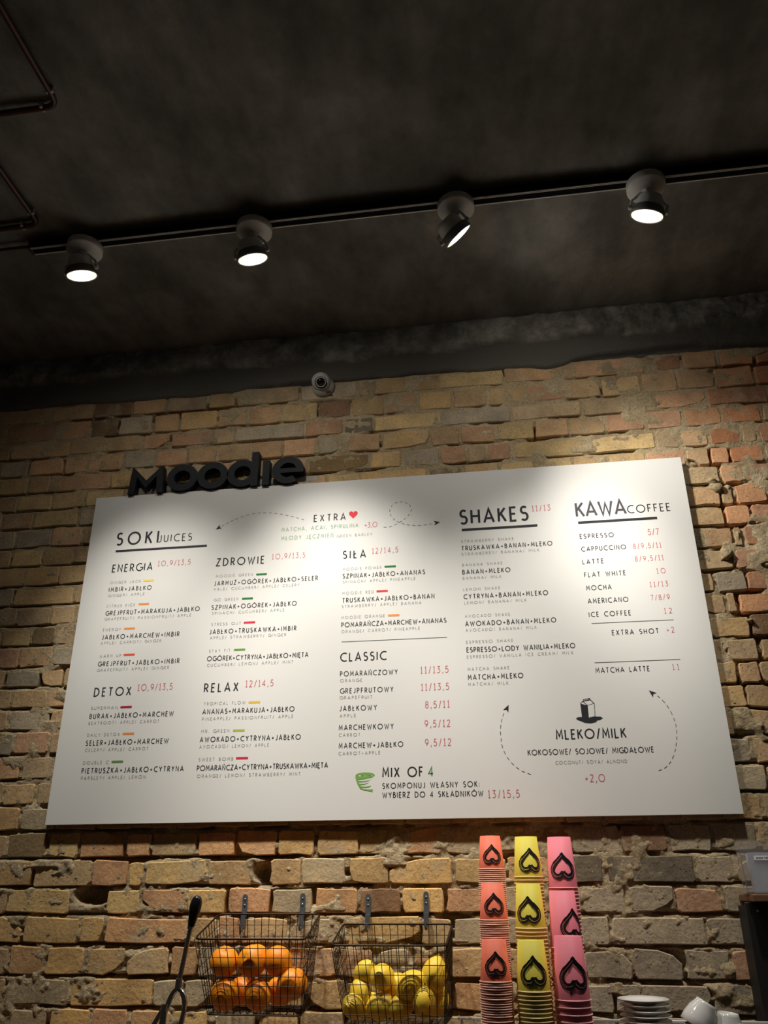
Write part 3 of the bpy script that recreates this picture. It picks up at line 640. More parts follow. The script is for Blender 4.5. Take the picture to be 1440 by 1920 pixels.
def ribbon(mb, pts, w, y, mi=0, closed=False):
    """flat stroke of width w along pts (x, z) on plane y, mitred joints"""
    P = [Vector(p) for p in pts]
    if len(P) > 2 and (P[0]-P[-1]).length < 1e-6: P = P[:-1]; closed = True
    n = len(P); L = []; Rr = []
    for i in range(n):
        a = P[i-1] if (closed or i > 0) else None
        b = P[(i+1) % n] if (closed or i < n-1) else None
        d1 = (P[i]-a).normalized() if a is not None else None
        d2 = (b-P[i]).normalized() if b is not None else None
        if d1 is None: d1 = d2
        if d2 is None: d2 = d1
        n1 = Vector((-d1.y, d1.x)); n2 = Vector((-d2.y, d2.x)); t = n1+n2
        if t.length < 0.35: t = n1; k = 1.0                                     # very sharp: no spike
        else: t.normalize(); k = min(1.0/max(t.dot(n1), 0.2), 2.6)
        L.append(P[i]+t*w/2*k); Rr.append(P[i]-t*w/2*k)
    vs = [(p.x, y, p.y) for p in L] + [(p.x, y, p.y) for p in Rr]
    fs = [(i, n+i, n+(i+1) % n, (i+1) % n) for i in range(n if closed else n-1)]
    mb.add(vs, fs, mi)
ST = {  # style: cap height, stroke/cap, glyph x scale, material, name
 'h1': (.0500, .155, .98, 'ink_dark', 'heading_lettering'), 'h1b': (.0268, .125, 1.02, 'ink_dark', 'heading_lettering'),
 'h2': (.0268, .150, .98, 'ink_dark', 'heading_lettering'), 'h3': (.0245, .145, 1.0, 'ink_item', 'heading_lettering'),
 'i': (.0148, .165, 1.0, 'ink_item', 'drink_lettering'), 'i2': (.0150, .150, 1.0, 'ink_item', 'drink_lettering'),
 's': (.0090, .145, 1.1, 'ink_grey', 'small_lettering'), 'p': (.0200, .100, .98, 'ink_price', 'price_lettering'),
 'g': (.0138, .145, 1.0, 'ink_sage', 'green_lettering'), 'g4': (.0262, .145, 1.0, 'ink_four', 'green_lettering')}
TY = -0.0004
def text(s, u0, v, u1, cap, style):
    H, sw, xs_, mt, nm = ST[style]
    if s == 'KAWA': mt = 'ink_kawa'
    if s == 'SOKI': H = .0458
    if style == 'p': H = .0168 if u0 > 1.6 and cap < .021 else (.0190 if u0 < 1.2 and v > 0.7 else .0205)
    adv = [GL[c][0]*xs_*H for c in s]; nat = sum(adv); gap = (u1-u0-nat)/max(1, len(s)-1)
    lo, hi = 0.10*H, 0.62*H
    if len(s) > 1 and (gap < lo or gap > hi):
        g2 = min(max(gap, lo), hi); k = (u1-u0-g2*(len(s)-1))/nat; gap = g2
    else: k = 1.0
    mb = MB(); x = u0; n = 0
    for c, a in zip(s, adv):
        for stroke in GL[c][1]:
            ribbon(mb, [(x+px*xs_*H*k, v+pz*H) for px, pz in stroke], sw*H, TY - 0.000012*(n % 5)); n += 1
        x += a*k + gap
    mb.build(nm, M[mt], board)
for t in TEXTS: text(*t)
for u0, v0, u1, v1, c in BARS:
    mb = MB(); mb.add([(u0, TY, v0), (u1, TY, v0), (u1, TY, v1), (u0, TY, v1)], [(0, 1, 2, 3)]); mb.build('colour_bar', M['bar_'+c], board)
for u0, u1, v, th in RULES:
    mb = MB(); ribbon(mb, [(u0, v), (u1, v)], th*(1.15 if th > .004 else 1.0), TY); mb.build('rule_line', M['ink_dark' if th > .004 else 'ink_dash'], board)
def catmull(P, n=14):
    P = [Vector(p) for p in P]; Q = [P[0]*2-P[1]]+P+[P[-1]*2-P[-2]]; out = []
    for i in range(1, len(Q)-2):
        for k in range(n):
            t = k/n; a, b, c, d = Q[i-1], Q[i], Q[i+1], Q[i+2]
            out.append(0.5*((2*b)+(c-a)*t+(2*a-5*b+4*c-d)*t*t+(3*b-3*c+d-a)*t**3))
    return out+[P[-1]]
for pts, hd in zip(DASHES, ARROWHEADS):
    C = catmull(pts); mb = MB(); seg = []; acc = 0; on = True; last = C[0]; cur = [C[0]]
    for p in C[1:]:
        acc += (p-last).length; cur.append(p); last = p
        if acc > (0.0095 if on else 0.0075):
            if on and len(cur) > 1: ribbon(mb, cur, 0.0019, TY)
            on = not on; acc = 0; cur = [p]
    mb.build('dashed_arrow', M['ink_dash'], board)
    mb = MB(); mb.add([(a, TY-0.00003, b) for a, b in hd], [(0, 1, 2), (0, 2, 3)]); mb.build('arrowhead', M['ink_dark'], board)
# heart
(hx0, hz1), (hx1, _), (_, hz0), _ = HEART_BOX
mb = MB(); pts = []
for i in range(40):
    t = 2*PI*i/40; x = 16*math.sin(t)**3; y = 13*math.cos(t)-5*math.cos(2*t)-2*math.cos(3*t)-math.cos(4*t)
    pts.append(((hx0+hx1)/2 + x/32*(hx1-hx0), TY, hz0 + (y+17)/29*(hz1-hz0)*1.0))
mb.add(pts+[((hx0+hx1)/2, TY, (hz0*0.45+hz1*0.55))], [(i, (i+1) % 40, 40) for i in range(40)]); mb.build('heart_symbol', M['ink_heart'], board)
# green whirlwind
(tx0, tz1), (tx1, _), (_, tz0), _ = TORNADO_BOX
tw, th = tx1-tx0, tz1-tz0
def tp(x, z): return (tx0+x*tw, tz0+z*th)
def blob(mb, up, dn, y=TY):
    dn = [(a[0]*.3+b[0]*.7, a[1]*.3+b[1]*.7) for a, b in zip(up, dn)]
    n = len(up); mb.add([(*[tp(*p)[0]], y, tp(*p)[1]) for p in up+dn], [(i, i+1, n+i+1, n+i) for i in range(n-1)])
mb = MB()
ribbon(mb, [tp(*p) for p in arc(.50, .87, .44, .105, -10, 330, 26)], 0.0052, TY)
ribbon(mb, [tp(*p) for p in arc(.52, .86, .25, .055, 160, -150, 18)], 0.0042, TY-.00002)
blob(mb, [(0, .80), (.2, .76), (.45, .74), (.7, .77), (.88, .82), (1.0, .86)], [(.05, .66), (.2, .64), (.45, .66), (.7, .72), (.88, .78), (1.0, .85)], TY-.00004)
blob(mb, [(.03, .66), (.25, .60), (.5, .59), (.72, .63), (.80, .67)], [(.10, .52), (.25, .50), (.5, .53), (.7, .60), (.80, .66)], TY-.00006)
blob(mb, [(.08, .54), (.25, .46), (.45, .45), (.62, .49), (.70, .53)], [(.14, .40), (.28, .37), (.45, .39), (.6, .45), (.70, .52)], TY-.00008)
blob(mb, [(.13, .42), (.3, .33), (.5, .31), (.7, .33), (.82, .35)], [(.20, .28), (.34, .22), (.52, .22), (.7, .26), (.82, .34)], TY-.0001)
blob(mb, [(.2, .30), (.4, .20), (.6, .17), (.78, .17), (.90, .16)], [(.27, .17), (.45, .10), (.62, .08), (.78, .09), (.90, .10)], TY-.00012)
blob(mb, [(.60, .17), (.72, .14), (.86, .13)], [(.62, .08), (.76, .03), (.90, .0)], TY-.00014)
blob(mb, [(0, .82), (.03, .70), (.07, .58), (.12, .46), (.2, .30)], [(.13, .78), (.17, .66), (.22, .55), (.27, .42), (.36, .26)], TY-.00016)
mb.build('whirlwind_symbol', M['ink_leaf'], board)
# milk carton
mb = MB()
n = len(CARTON_PUDDLE); cxp = sum(p[0] for p in CARTON_PUDDLE)/n; czp = sum(p[1] for p in CARTON_PUDDLE)/n
mb.add([(a, TY, b) for a, b in CARTON_PUDDLE]+[(cxp, TY, czp)], [(i, (i+1) % n, n) for i in range(n)])
mb.add([(a, TY-.00002, b) for a, b in CARTON_SIDE], [(0, 1, 2, 3)])
fr = CARTON_LINES[0][:4]; mb.add([(a, TY-.00004, b) for a, b in fr], [(0, 1, 2, 3)], 1)
for l in CARTON_LINES: ribbon(mb, l, 0.0017, TY-.00006)
mb.build('milk_carton_symbol', [M['ink_dark'], M['board']], board)

# ================================================================== BLACK 3D LETTERS ON THE BOARD'S TOP EDGE
LY = 2.589            # front face of the letters; they stand on the board's top edge
sign = thing('letter_sign', 'thick black three-dimensional letters fixed along the top left edge of the white board', 'sign', (0, LY, 2.8982))
DEP = 0.0330
EZ = 0.925            # the round letters are slightly wider than high
def extr(outline, y0=0.0, y1=DEP):
    vs = []
    for a, b in outline: vs += [(a[0], y0, a[1]), (b[0], y0, b[1]), (a[0], y1, a[1]), (b[0], y1, b[1])]
    return vs, len(outline)
def ring(mb, cx, cz, r0, r1, a0=0, a1=360, n=40):
    full = abs(a1-a0) >= 359.9
    pt = lambda r, i: (cx+r*math.cos(math.radians(a0+(a1-a0)*i/n)), cz+EZ*r*math.sin(math.radians(a0+(a1-a0)*i/n)))
    vs, k = extr([(pt(r0, i), pt(r1, i)) for i in range(n if full else n+1)]); fs = []
    for i in range(k if full else k-1):
        j = (i+1) % k; p, q = 4*i, 4*j
        fs += [(p, p+1, q+1, q), (p+2, q+2, q+3, p+3), (p+1, p+3, q+3, q+1), (p, q, q+2, p+2)]
    if not full: fs += [(0, 2, 3, 1), (4*k-4, 4*k-3, 4*k-1, 4*k-2)]
    mb.add(vs, fs)
def prism(mb, poly, y0=0.0, y1=DEP):
    n = len(poly); vs = [(a, y0, b) for a, b in poly]+[(a, y1, b) for a, b in poly]
    mb.add(vs, [tuple(range(n))] + [tuple(range(n, 2*n))[::-1]] + [(i, n+i, n+(i+1) % n, (i+1) % n) for i in range(n)])
RO, RI = 0.0595, 0.0315; RC = RO*EZ
mb = MB(); mx = -1.340; mw = 0.137; mh = 0.111; mt_ = 0.024
prism(mb, [(mx, 0), (mx+mt_, 0), (mx+mt_+.006, .070), (mx+mw/2, .022), (mx+mw-mt_-.006, .070), (mx+mw-mt_, 0), (mx+mw, 0), (mx+mw-.008, mh), (mx+mw-.014, mh), (mx+mw/2, .054), (mx+.014, mh), (mx+.008, mh)])
mb.build('letter', M['black_foam'], sign)
for cx in (-1.1315, -1.0140):
    mb = MB(); ring(mb, cx, RC, RI, RO); mb.build('letter', M['black_foam'], sign)
mb = MB(); ring(mb, -0.899, RC, RI, RO); prism(mb, [(-.866, 0), (-.840, 0), (-.840, .140), (-.866, .140)], -0.0003, DEP+.0003); mb.build('letter', M['black_foam'], sign)
mb = MB(); prism(mb, [(-.823, 0), (-.797, 0), (-.797, .101), (-.823, .101)]); mb.build('letter', M['black_foam'], sign)
mb = MB(); ring(mb, -0.727, RC, RI, RO, -4, 305, 40); prism(mb, [(-.762, .044), (-.6685, .044), (-.6685, .062), (-.762, .062)], -0.0003, DEP+.0003); mb.build('letter', M['black_foam'], sign)
mb = MB(); mb.box((-0.975, DEP+0.0015, 0.028), (0.70, 0.0025, 0.016)); mb.build('mounting_strip', M['acrylic'], sign)

# ================================================================== TRACK AND SPOTLIGHTS
TZ = CZ-0.004
trk = thing('light_track', 'long black lighting track with pale lips across the dark ceiling', 'light track', (0, 1.95, TZ))
TX0, TX1 = -1.47, 1.55
mb = MB(); mb.box(((TX0+TX1)/2, 0, -0.0165), (TX1-TX0, 0.030, 0.033)); mb.build('track_body', M['track_black'], trk)
for y, wd in ((-0.0155, 0.0022), (-0.0105, 0.0018), (0.0145, 0.0042)):
    mb = MB(); mb.box(((TX0+TX1)/2, y, -0.0345), (TX1-TX0, wd, 0.0035)); mb.build('track_lip', M['track_edge'], trk)
mb = MB(); mb.box((TX0-0.006, 0, -0.0175), (0.012, 0.035, 0.036), 0, 0.002); mb.build('end_cap', M['black_matt'], trk)
mb = MB(); mb.tube([(TX0-0.012, 0, -0.012), (TX0-0.15, 0.004, -0.008), (TX0-0.6, 0.0, -0.008), (-3.2, 0.0, -0.008)], 0.005, 8)
mb.build('feed_cable', M['black_matt'], trk)

def rot_to(n):
    """rotation taking -z to direction n"""
    return Vector((0, 0, -1)).rotation_difference(Vector(n).normalized()).to_matrix().to_4x4()
def spotlight(x, yc, disc, n, label, power, spill=0.070):
    t = thing('spotlight', label, 'spotlight', (x, 1.95, TZ-0.036), 'spotlights on the ceiling track')
    o = Vector((x, 1.95, TZ-0.036)); d = Vector(disc)-o; n = Vector(n).normalized(); Rn = rot_to(n)
    mb = MB(); mb.lathe([(0, 0), (.054, 0), (.058, -.003), (.058, -.024), (.056, -.027), (0, -.027)], 40)
    mb.build('canopy', M['white_paint'], t)
    T = Matrix.Translation(d) @ Rn
    # lamp head, local axis: -z looks along the beam, origin at the lens
    mb = MB(); mb.lathe([(0, .026), (.040, .026), (.0455, .024), (.0475, .012), (.051, .009), (.052, -.001), (.0495, -.003), (.0465, .0)], 40, 0, T)
    mb.build('lamp_head', M['grey_paint'], t)
    mb = MB(); mb.lathe([(0, .064), (.030, .064), (.034, .062), (.0395, .050), (.0425, .024), (.0425, .018), (0, .018)], 40, 0, T)
    mb.build('lamp_drum', M['white_paint'], t)
    mb = MB(); mb.lathe([(.0465, -.001), (.041, -.0015), (.041, -.001), (.0465, -.0005)], 36, 0, T); mb.build('glass_ring', M['lamp_ring'], t)
    mb = MB(); mb.lathe([(.041, -.0005), (.030, -.003), (0, -.004)], 36, 0, T); mb.build('lens', M['lamp_glow'], t)
    # white half-round shroud / bracket that carries the head
    ax = Vector((1, 0, 0)); ax = (ax - n*ax.dot(n)).normalized()
    top = Vector((0, 0, -0.027)); back = d - n*0.034
    mb = MB(); L = (back-top)
    mb.tube([top, top+L*0.35], 0.014, 16)
    for sg in (-1, 1):
        p0 = d + ax*sg*0.0535 - n*0.016; p1 = d + ax*sg*0.0535 - n*0.040
        mb.tube([p0, p1, top + L*0.30 + ax*sg*0.02, top+L*0.25], 0.0042, 8)
        mb.tube([d + ax*sg*0.044 - n*0.018, d + ax*sg*0.059 - n*0.018], 0.007, 12)
    mb.build('bracket', M['white_paint'], t)
    ld = bpy.data.lights.new('beam', 'SPOT'); ld.energy = power; ld.color = SPOT_COL
    ld.spot_size = math.radians(62); ld.spot_blend = 1.0; ld.shadow_soft_size = 0.050
    lo = bpy.data.objects.new('beam', ld); link(lo, t)
    lo.matrix_local = Matrix.Translation(d + n*0.012) @ Rn
    ld = bpy.data.lights.new('spill', 'SPOT'); ld.energy = power*spill; ld.color = SPOT_COL      # wide weak spill of the same lamp
    ld.spot_size = math.radians(165); ld.spot_blend = 1.0; ld.shadow_soft_size = 0.03
    lo = bpy.data.objects.new('spill', ld); link(lo, t)
    lo.matrix_local = Matrix.Translation(d + n*0.012) @ Rn
    return t
tilt = lambda a, sx=0.0: (sx, math.sin(math.radians(a)), -math.cos(math.radians(a)))
spotlight(-1.282, 1.95, (-1.291, 1.975, 3.405), tilt(20, 0.10), 'white track spotlight at the left end of the track, aimed down at the board', SPOT_W*0.95, 0.045)
spotlight(-0.700, 1.95, (-0.709, 1.984, 3.405), tilt(21, 0.15), 'second white track spotlight from the left, above the round wall camera', SPOT_W*1.3)
spotlight(-0.048, 1.95, (-0.045, 1.979, 3.405), (0.62, 0.43, -0.66), 'white track spotlight twisted sideways to the right, lens seen edge on', SPOT_W*0.75)
spotlight(0.530, 1.95, (0.526, 1.980, 3.405), tilt(20, -0.27), 'rightmost white track spotlight with a wide round glowing lens', SPOT_W*1.0)

# ================================================================== CONDUITS ON THE CEILING
def conduit(pts, label, clips):
    o = thing('conduit', label, 'pipe', pts[0], 'conduits on the ceiling')
    b = Vector(pts[0]); P = [Vector(p) for p in pts]; out = [P[0]]
    c, a, e = P[1], (P[0]-P[1]).normalized(), (P[2]-P[1]).normalized(); r = 0.035
    for i in range(9):
        t = i/8; q = (c+a*r)*(1-t)**2 + c*2*t*(1-t) + (c+e*r)*t*t; out.append(q)
    out.append(P[2]); mb = MB(); mb.tube([p-b for p in out], 0.0085, 12); mb.build('pipe', M['copper'], o)
    for q in clips:
        q = Vector(q); mb = MB(); mb.box(tuple(q-b+Vector((0, 0, 0.004))), (0.022, 0.010, 0.022) if abs(q.x-c.x) < 0.01 else (0.010, 0.022, 0.022), 0, 0.002); mb.build('clip', M['clip'], o)
zc = CZ-0.014
conduit([(-1.115, 0.2, zc), (-1.118, 1.452, zc), (-3.0, 1.452, zc)], 'dark red-brown pipe bending left on the ceiling, nearer the top of the picture', [(-1.118, 1.405, zc), (-1.165, 1.452, zc)])
conduit([(-1.402, 0.2, zc), (-1.402, 1.862, zc), (-3.0, 1.862, zc)], 'dark red-brown pipe bending left on the ceiling just above the track end', [(-1.402, 1.81, zc), (-1.46, 1.862, zc)])

# ================================================================== SECURITY CAMERA
sc = thing('security_camera', 'small white dome security camera on the wall under the ceiling band', 'camera', (-0.610, WY-0.004, 3.320))
mb = MB(); Mx = Matrix.Rotation(PI/2, 4, 'X')
mb.lathe([(0, 0), (.043, 0), (.043, .008), (.040, .016), (.036, .024), (.031, .030), (0, .031)], 40, 0, Mx); mb.build('base_ring', M['cam_white'], sc)
dv = Vector((0.15, -0.72, -0.62)).normalized(); Rb = Vector((0, 0, 1)).rotation_difference(dv).to_matrix().to_4x4()
Tb = Matrix.Translation((-0.003, -0.034, 0.004)) @ Rb
mb = MB(); R0 = 0.036
prof = [(0, -R0)] + [(R0*math.cos(a), R0*math.sin(a)) for a in [math.radians(-80+i*10) for i in range(0, 14)]]
prof += [(0.0236, 0.0262)]
mb.lathe(prof, 36, 0, Tb); mb.build('eyeball', M['cam_white'], sc)
mb = MB(); mb.lathe([(0, 0.0255), (0.0236, 0.0258)], 32, 0, Tb); mb.build('lens_socket', M['black_matt'], sc)
Th = Matrix.Translation((0, 0, 0.0028)) @ Tb
mb = MB(); mb.lathe([(0.0195, 0.024), (0.0195, 0.037), (0.0175, 0.0385), (0.0160, 0.034)], 32, 0, Th); mb.build('lens_hood', M['cam_white'], sc)
mb = MB(); mb.lathe([(0, 0.0355), (0.0165, 0.0350), (0.0166, 0.030)], 32, 0, Th); mb.build('lens', M['black_gloss'], sc)
mb = MB(); mb.box((0.024, -0.018, -0.034), (0.018, 0.004, 0.006), 0, 0, Matrix.Rotation(0, 4, 'X')); mb.build('dark_slot', M['black_matt'], sc)

# ================================================================== WIRE FRUIT BASKETS
def lerp(a, b, t): return a+(b-a)*t
def basket(origin, TB, TF, BB, BF, label):
    """TB: top back (x0,x1,z) at y=0; TF top front (x0,x1,y,z); BB, BF the same at the bottom, all relative to origin"""
    t = thing('wire_basket', label, 'basket', origin, 'wire fruit baskets')
    P = dict(a=Vector((TB[0], TB[2], TB[3])), b=Vector((TB[1], TB[2], TB[3])), c=Vector((TF[1], TF[2], TF[3])), d=Vector((TF[0], TF[2], TF[3])),
             e=Vector((BB[0], BB[2], BB[3])), f=Vector((BB[1], BB[2], BB[3])), g=Vector((BF[1], BF[2], BF[3])), h=Vector((BF[0], BF[2], BF[3])))
    def rounded(loop, r=0.018, n=5):
        out = []
        for i, p in enumerate(loop):
            a = (loop[i-1]-p).normalized(); b = (loop[(i+1) % len(loop)]-p).normalized()
            for k in range(n+1):
                s_ = k/n; out.append((p+a*r)*(1-s_)**2 + p*2*s_*(1-s_) + (p+b*r)*s_*s_)
        return out
    mb = MB(); mb.tube(rounded([P[k] for k in 'abcd']), 0.0026, 8, closed=True); mb.build('rim', M['wire'], t)
    mb = MB(); mb.tube(rounded([P[k] for k in 'efgh']), 0.0020, 8, closed=True); mb.build('bottom_frame', M['wire'], t)
    def panel(name, tl, tr, bl, br, nv, nh):
        mb = MB()
        for i in range(nv+1):
            s_ = i/nv; mb.tube([tl.lerp(tr, s_), bl.lerp(br, s_)], 0.00105, 5, cap=False)
        for j in range(1, nh):
            s_ = j/nh; mb.tube([tl.lerp(bl, s_), tr.lerp(br, s_)], 0.00095, 5, cap=False)
        mb.build(name, M['wire'], t)
    panel('front_mesh', P['d'], P['c'], P['h'], P['g'], 14, 8); panel('back_mesh', P['a'], P['b'], P['e'], P['f'], 14, 8)
    panel('side_mesh', P['a'], P['d'], P['e'], P['h'], 9, 8); panel('side_mesh', P['b'], P['c'], P['f'], P['g'], 9, 8)
    panel('bottom_mesh', P['e'], P['f'], P['h'], P['g'], 12, 9)
    return t
HY = 2.598
basket((-0.72, HY, 1.27), (-0.148, 0.155, -0.006, 0.220), (-0.148, 0.160, -0.198, 0.164), (-0.115, 0.135, -0.02, -0.008), (-0.098, 0.150, -0.190, -0.012),
       'dark wire basket of oranges hanging on the brick wall beside the black lever handle')
basket((-0.34, HY, 1.25), (-0.155, 0.157, -0.006, 0.214), (-0.151, 0.152, -0.198, 0.170), (-0.125, 0.150, -0.02, -0.006), (-0.113, 0.141, -0.190, -0.010),
       'dark wire basket of lemons hanging on the brick wall beside the paper cups')
def wall_hook(x, zt, label):
    t = thing('wall_hook', label, 'hook', (x, WY-0.007, zt), 'flat steel hooks carrying the baskets')
    mb = MB(); w2 = 0.0075
    prof = [(-w2, -0.06)]+[(w2*math.cos(a), -w2+w2*math.sin(a)) for a in [PI-PI*i/8 for i in range(9)]]+[(w2, -0.06)]
    n = len(prof); y0, y1 = 0.0, 0.004
    mb.add([(a, y0, b) for a, b in prof]+[(a, y1, b) for a, b in prof], [tuple(range(n))[::-1], tuple(range(n, 2*n))]+[(i, (i+1) % n, n+(i+1) % n, n+i) for i in range(n)])
    mb.box((0, -0.004, -0.058), (0.015, 0.012, 0.006)); mb.box((0, -0.010, -0.075), (0.014, 0.003, 0.036))
    mb.tube([(0, -0.010, -0.092), (0, -0.016, -0.097), (0, -0.026, -0.096), (0, -0.030, -0.086), (0, -0.030, -0.078)], 0.0035, 8)
    mb.build('strap', M['zinc'], t)
    for z in (-0.014, -0.030):
        mb = MB(); mb.lathe([(0, .0022), (.0022, .0016), (.0028, 0)], 12, 0, Matrix.Translation((0, 0, z)) @ Matrix.Rotation(PI/2, 4, 'X')); mb.build('screw', M['steel'], t)
wall_hook(-0.800, 1.543, 'grey steel hook at the left of the orange basket'); wall_hook(-0.624, 1.545, 'grey steel hook at the right of the orange basket')
wall_hook(-0.428, 1.543, 'grey steel hook at the left of the lemon basket'); wall_hook(-0.258, 1.548, 'grey steel hook at the right of the lemon basket')

# ------------------------------------------------------------------ fruit
def fruit_mesh(kind):
    mb = MB(); pr = []
    if kind == 'orange':
        for i in range(19):
            a = -PI/2+PI*i/18; r = 0.039*math.cos(a); z = 0.038*math.sin(a)
            if i >= 17: z -= 0.0016*(i-16)
            pr.append((max(r, 0), z))
        mb.lathe(pr, 32)
    else:
        for i in range(23):
            s_ = i/22; z = lerp(-0.041, 0.043, s_)
            r = 0.0285*math.sqrt(max(0, 1-(z/0.037)**2)) if abs(z) < 0.037 else 0
            tip = 0.0080*math.sqrt(max(0, 1-(z/(0.0432 if z > 0 else 0.0412))**2))*1.9
            pr.append((0 if i in (0, 22) else (r**4+min(tip, .0085)**4)**0.25, z))
        mb.lathe(pr, 28)
    me = mb.mesh(kind, M[kind]); return me
def calyx_mesh(r):
    mb = MB(); vs = [(0, 0, .001)]; n = 10
    for k in range(n): q = r if k % 2 == 0 else r*0.5; vs.append((q*math.cos(2*PI*k/n), q*math.sin(2*PI*k/n), 0))
    mb.add(vs, [(0, k+1, (k+1) % n+1) for k in range(n)]); mb.lathe([(0, .003), (.0016, .0025), (.002, 0)], 8); return mb.mesh('calyx', M['calyx'])
OM, LM, CM1, CM2 = fruit_mesh('orange'), fruit_mesh('lemon'), calyx_mesh(0.0045), calyx_mesh(0.003)
def add_fruit(kind, loc, up, sc_, label):
    o = bpy.data.objects.new(kind, OM if kind == 'orange' else LM); link(o); o.location = loc
    o.rotation_mode = 'QUATERNION'; o.rotation_quaternion = Vector((0, 0, 1)).rotation_difference(Vector(up).normalized()); o.scale = sc_
    c_ = bpy.data.objects.new('calyx', CM1 if kind == 'orange' else CM2); link(c_, o); c_.location = (0, 0, 0.0345 if kind == 'orange' else 0.0425)
    tag(o, label, kind, 'oranges in the left basket' if kind == 'orange' else 'lemons in the right basket')
add_fruit('orange', (-0.7972, 2.455, 1.3769), (0.2, -0.5, 0.8), (1, 1, 0.98), 'orange at the upper left of the left basket')
add_fruit('orange', (-0.7178, 2.45, 1.379), (-0.35, -0.9, 0.35), (1.03, 1.03, 1.0094), 'orange with its green stem end facing out, in the upper middle of the left basket')
add_fruit('orange', (-0.6492, 2.46, 1.3787), (0.3, 0.4, 0.8), (1, 1, 0.98), 'large orange at the upper right of the left basket')
add_fruit('orange', (-0.7294, 2.53, 1.38), (0.0, 0.3, 0.9), (0.95, 0.95, 0.931), 'orange at the back of the left basket, peeking over the top middle')
add_fruit('orange', (-0.7879, 2.45, 1.2994), (-0.3, 0.2, 0.9), (1.04, 1.04, 1.0192), 'orange at the lower left of the left basket')
add_fruit('orange', (-0.6986, 2.452, 1.3001), (0.5, 0.2, 0.6), (1, 1, 0.98), 'orange in the lower middle of the left basket, half in shade')
add_fruit('orange', (-0.6069, 2.46, 1.3262), (0.2, -0.2, 0.9), (1.05, 1.05, 1.029), 'orange at the lower right of the left basket')
add_fruit('orange', (-0.7654, 2.535, 1.3002), (0.2, 0.3, 0.9), (0.98, 0.98, 0.9604), 'orange at the back of the lower layer, behind the lower left ones')
add_fruit('orange', (-0.6593, 2.535, 1.3012), (0.2, 0.3, 0.9), (0.98, 0.98, 0.9604), 'orange at the back of the lower layer, behind the lower right one')
add_fruit('lemon', (-0.4121, 2.47, 1.3518), (0.5, -0.5, 0.6), (1, 1, 0.98), 'lemon at the upper left of the right basket')
add_fruit('lemon', (-0.3624, 2.455, 1.3435), (-0.1, -0.95, 0.2), (1.12, 1.12, 1.0976), 'round-looking lemon end on, in the upper middle left of the right basket')
add_fruit('lemon', (-0.4216, 2.46, 1.3058), (-0.1, 0.1, 1), (1, 1, 0.98), 'upright lemon at the left side of the right basket')
add_fruit('lemon', (-0.4357, 2.445, 1.2782), (-0.3, -0.9, 0.1), (1.05, 1.05, 1.029), 'lemon with its dark stem end facing out, lower left of the right basket')
add_fruit('lemon', (-0.3661, 2.45, 1.2773), (1, 0.1, 0.15), (1.1, 1.1, 1.078), 'lemon lying sideways at the bottom middle of the right basket')
add_fruit('lemon', (-0.3346, 2.5, 1.3201), (0.9, 0.2, 0.3), (1.05, 1.05, 1.029), 'lemon half hidden in the centre of the right basket')
add_fruit('lemon', (-0.2859, 2.44, 1.3271), (0.8, -0.1, 0.5), (1.15, 1.15, 1.127), 'greenish lemon leaning in the right middle of the right basket')
add_fruit('lemon', (-0.2249, 2.45, 1.3486), (0.25, 0.1, 0.9), (1.2, 1.2, 1.176), 'tall upright lemon in the upper right corner of the right basket')
add_fruit('lemon', (-0.251, 2.43, 1.2902), (0.1, -0.3, 0.9), (1.05, 1.05, 1.029), 'shaded lemon standing at the lower right of the right basket')
add_fruit('lemon', (-0.221, 2.48, 1.2889), (0.2, 0.2, 0.9), (1.05, 1.05, 1.029), 'shaded lemon in the lower right corner of the right basket')
add_fruit('lemon', (-0.3158, 2.45, 1.2766), (0.8, 0.3, 0.2), (1, 1, 0.98), 'shaded lemon at the bottom of the right basket beneath the leaning lemon')
add_fruit('lemon', (-0.4129, 2.53, 1.2717), (0.8, 0.3, 0.2), (1.05, 1.05, 1.029), 'lemon at the back of the bottom layer of the right basket')


# ================================================================== COUNTER, COFFEE MACHINE TOP
ct = thing('counter', 'dark back counter under the wall, below the picture', 'counter', (-0.35, 2.33, 0))
mb = MB(); mb.box((0, 0, 0.44), (2.9, 0.54, 0.88), 0, 0.004); mb.build('cabinet_body', M['counter'], ct)
mb = MB(); mb.box((0, -0.01, 0.90), (2.96, 0.58, 0.04), 0, 0.004); mb.build('worktop', M['wood'], ct)
TRZ = 1.205
cm = thing('coffee_machine', 'steel coffee machine top carrying cups and saucers at the bottom right', 'coffee machine', (0.27, 2.30, 0.92))
mb = MB(); mb.box((0, 0, 0.140), (0.86, 0.44, 0.25), 0, 0.012); mb.build('body', M['steel'], cm)
mb = MB(); mb.box((0, 0, TRZ-0.92-0.008), (0.90, 0.48, 0.016), 0, 0.004); mb.build('cup_tray', M['black_matt'], cm)
for sx in (-0.38, 0.38):
    for sy in (-0.17, 0.17):
        mb = MB(); mb.lathe([(0, 0), (.018, 0), (.020, .016), (0, .016)], 16, 0, Matrix.Translation((sx, sy, 0))); mb.build('foot', M['black_matt'], cm)
mb = MB(); zr = 1.2475-0.92
mb.box((0, 0.200, zr), (0.44+0.44, 0.010, 0.006), 0, 0.001)
for sx in (-0.43, -0.15, 0.15, 0.43): mb.tube([(sx, 0.200, TRZ-0.92), (sx, 0.200, zr)], 0.003, 8)
mb.build('rail', M['porcelain'], cm)

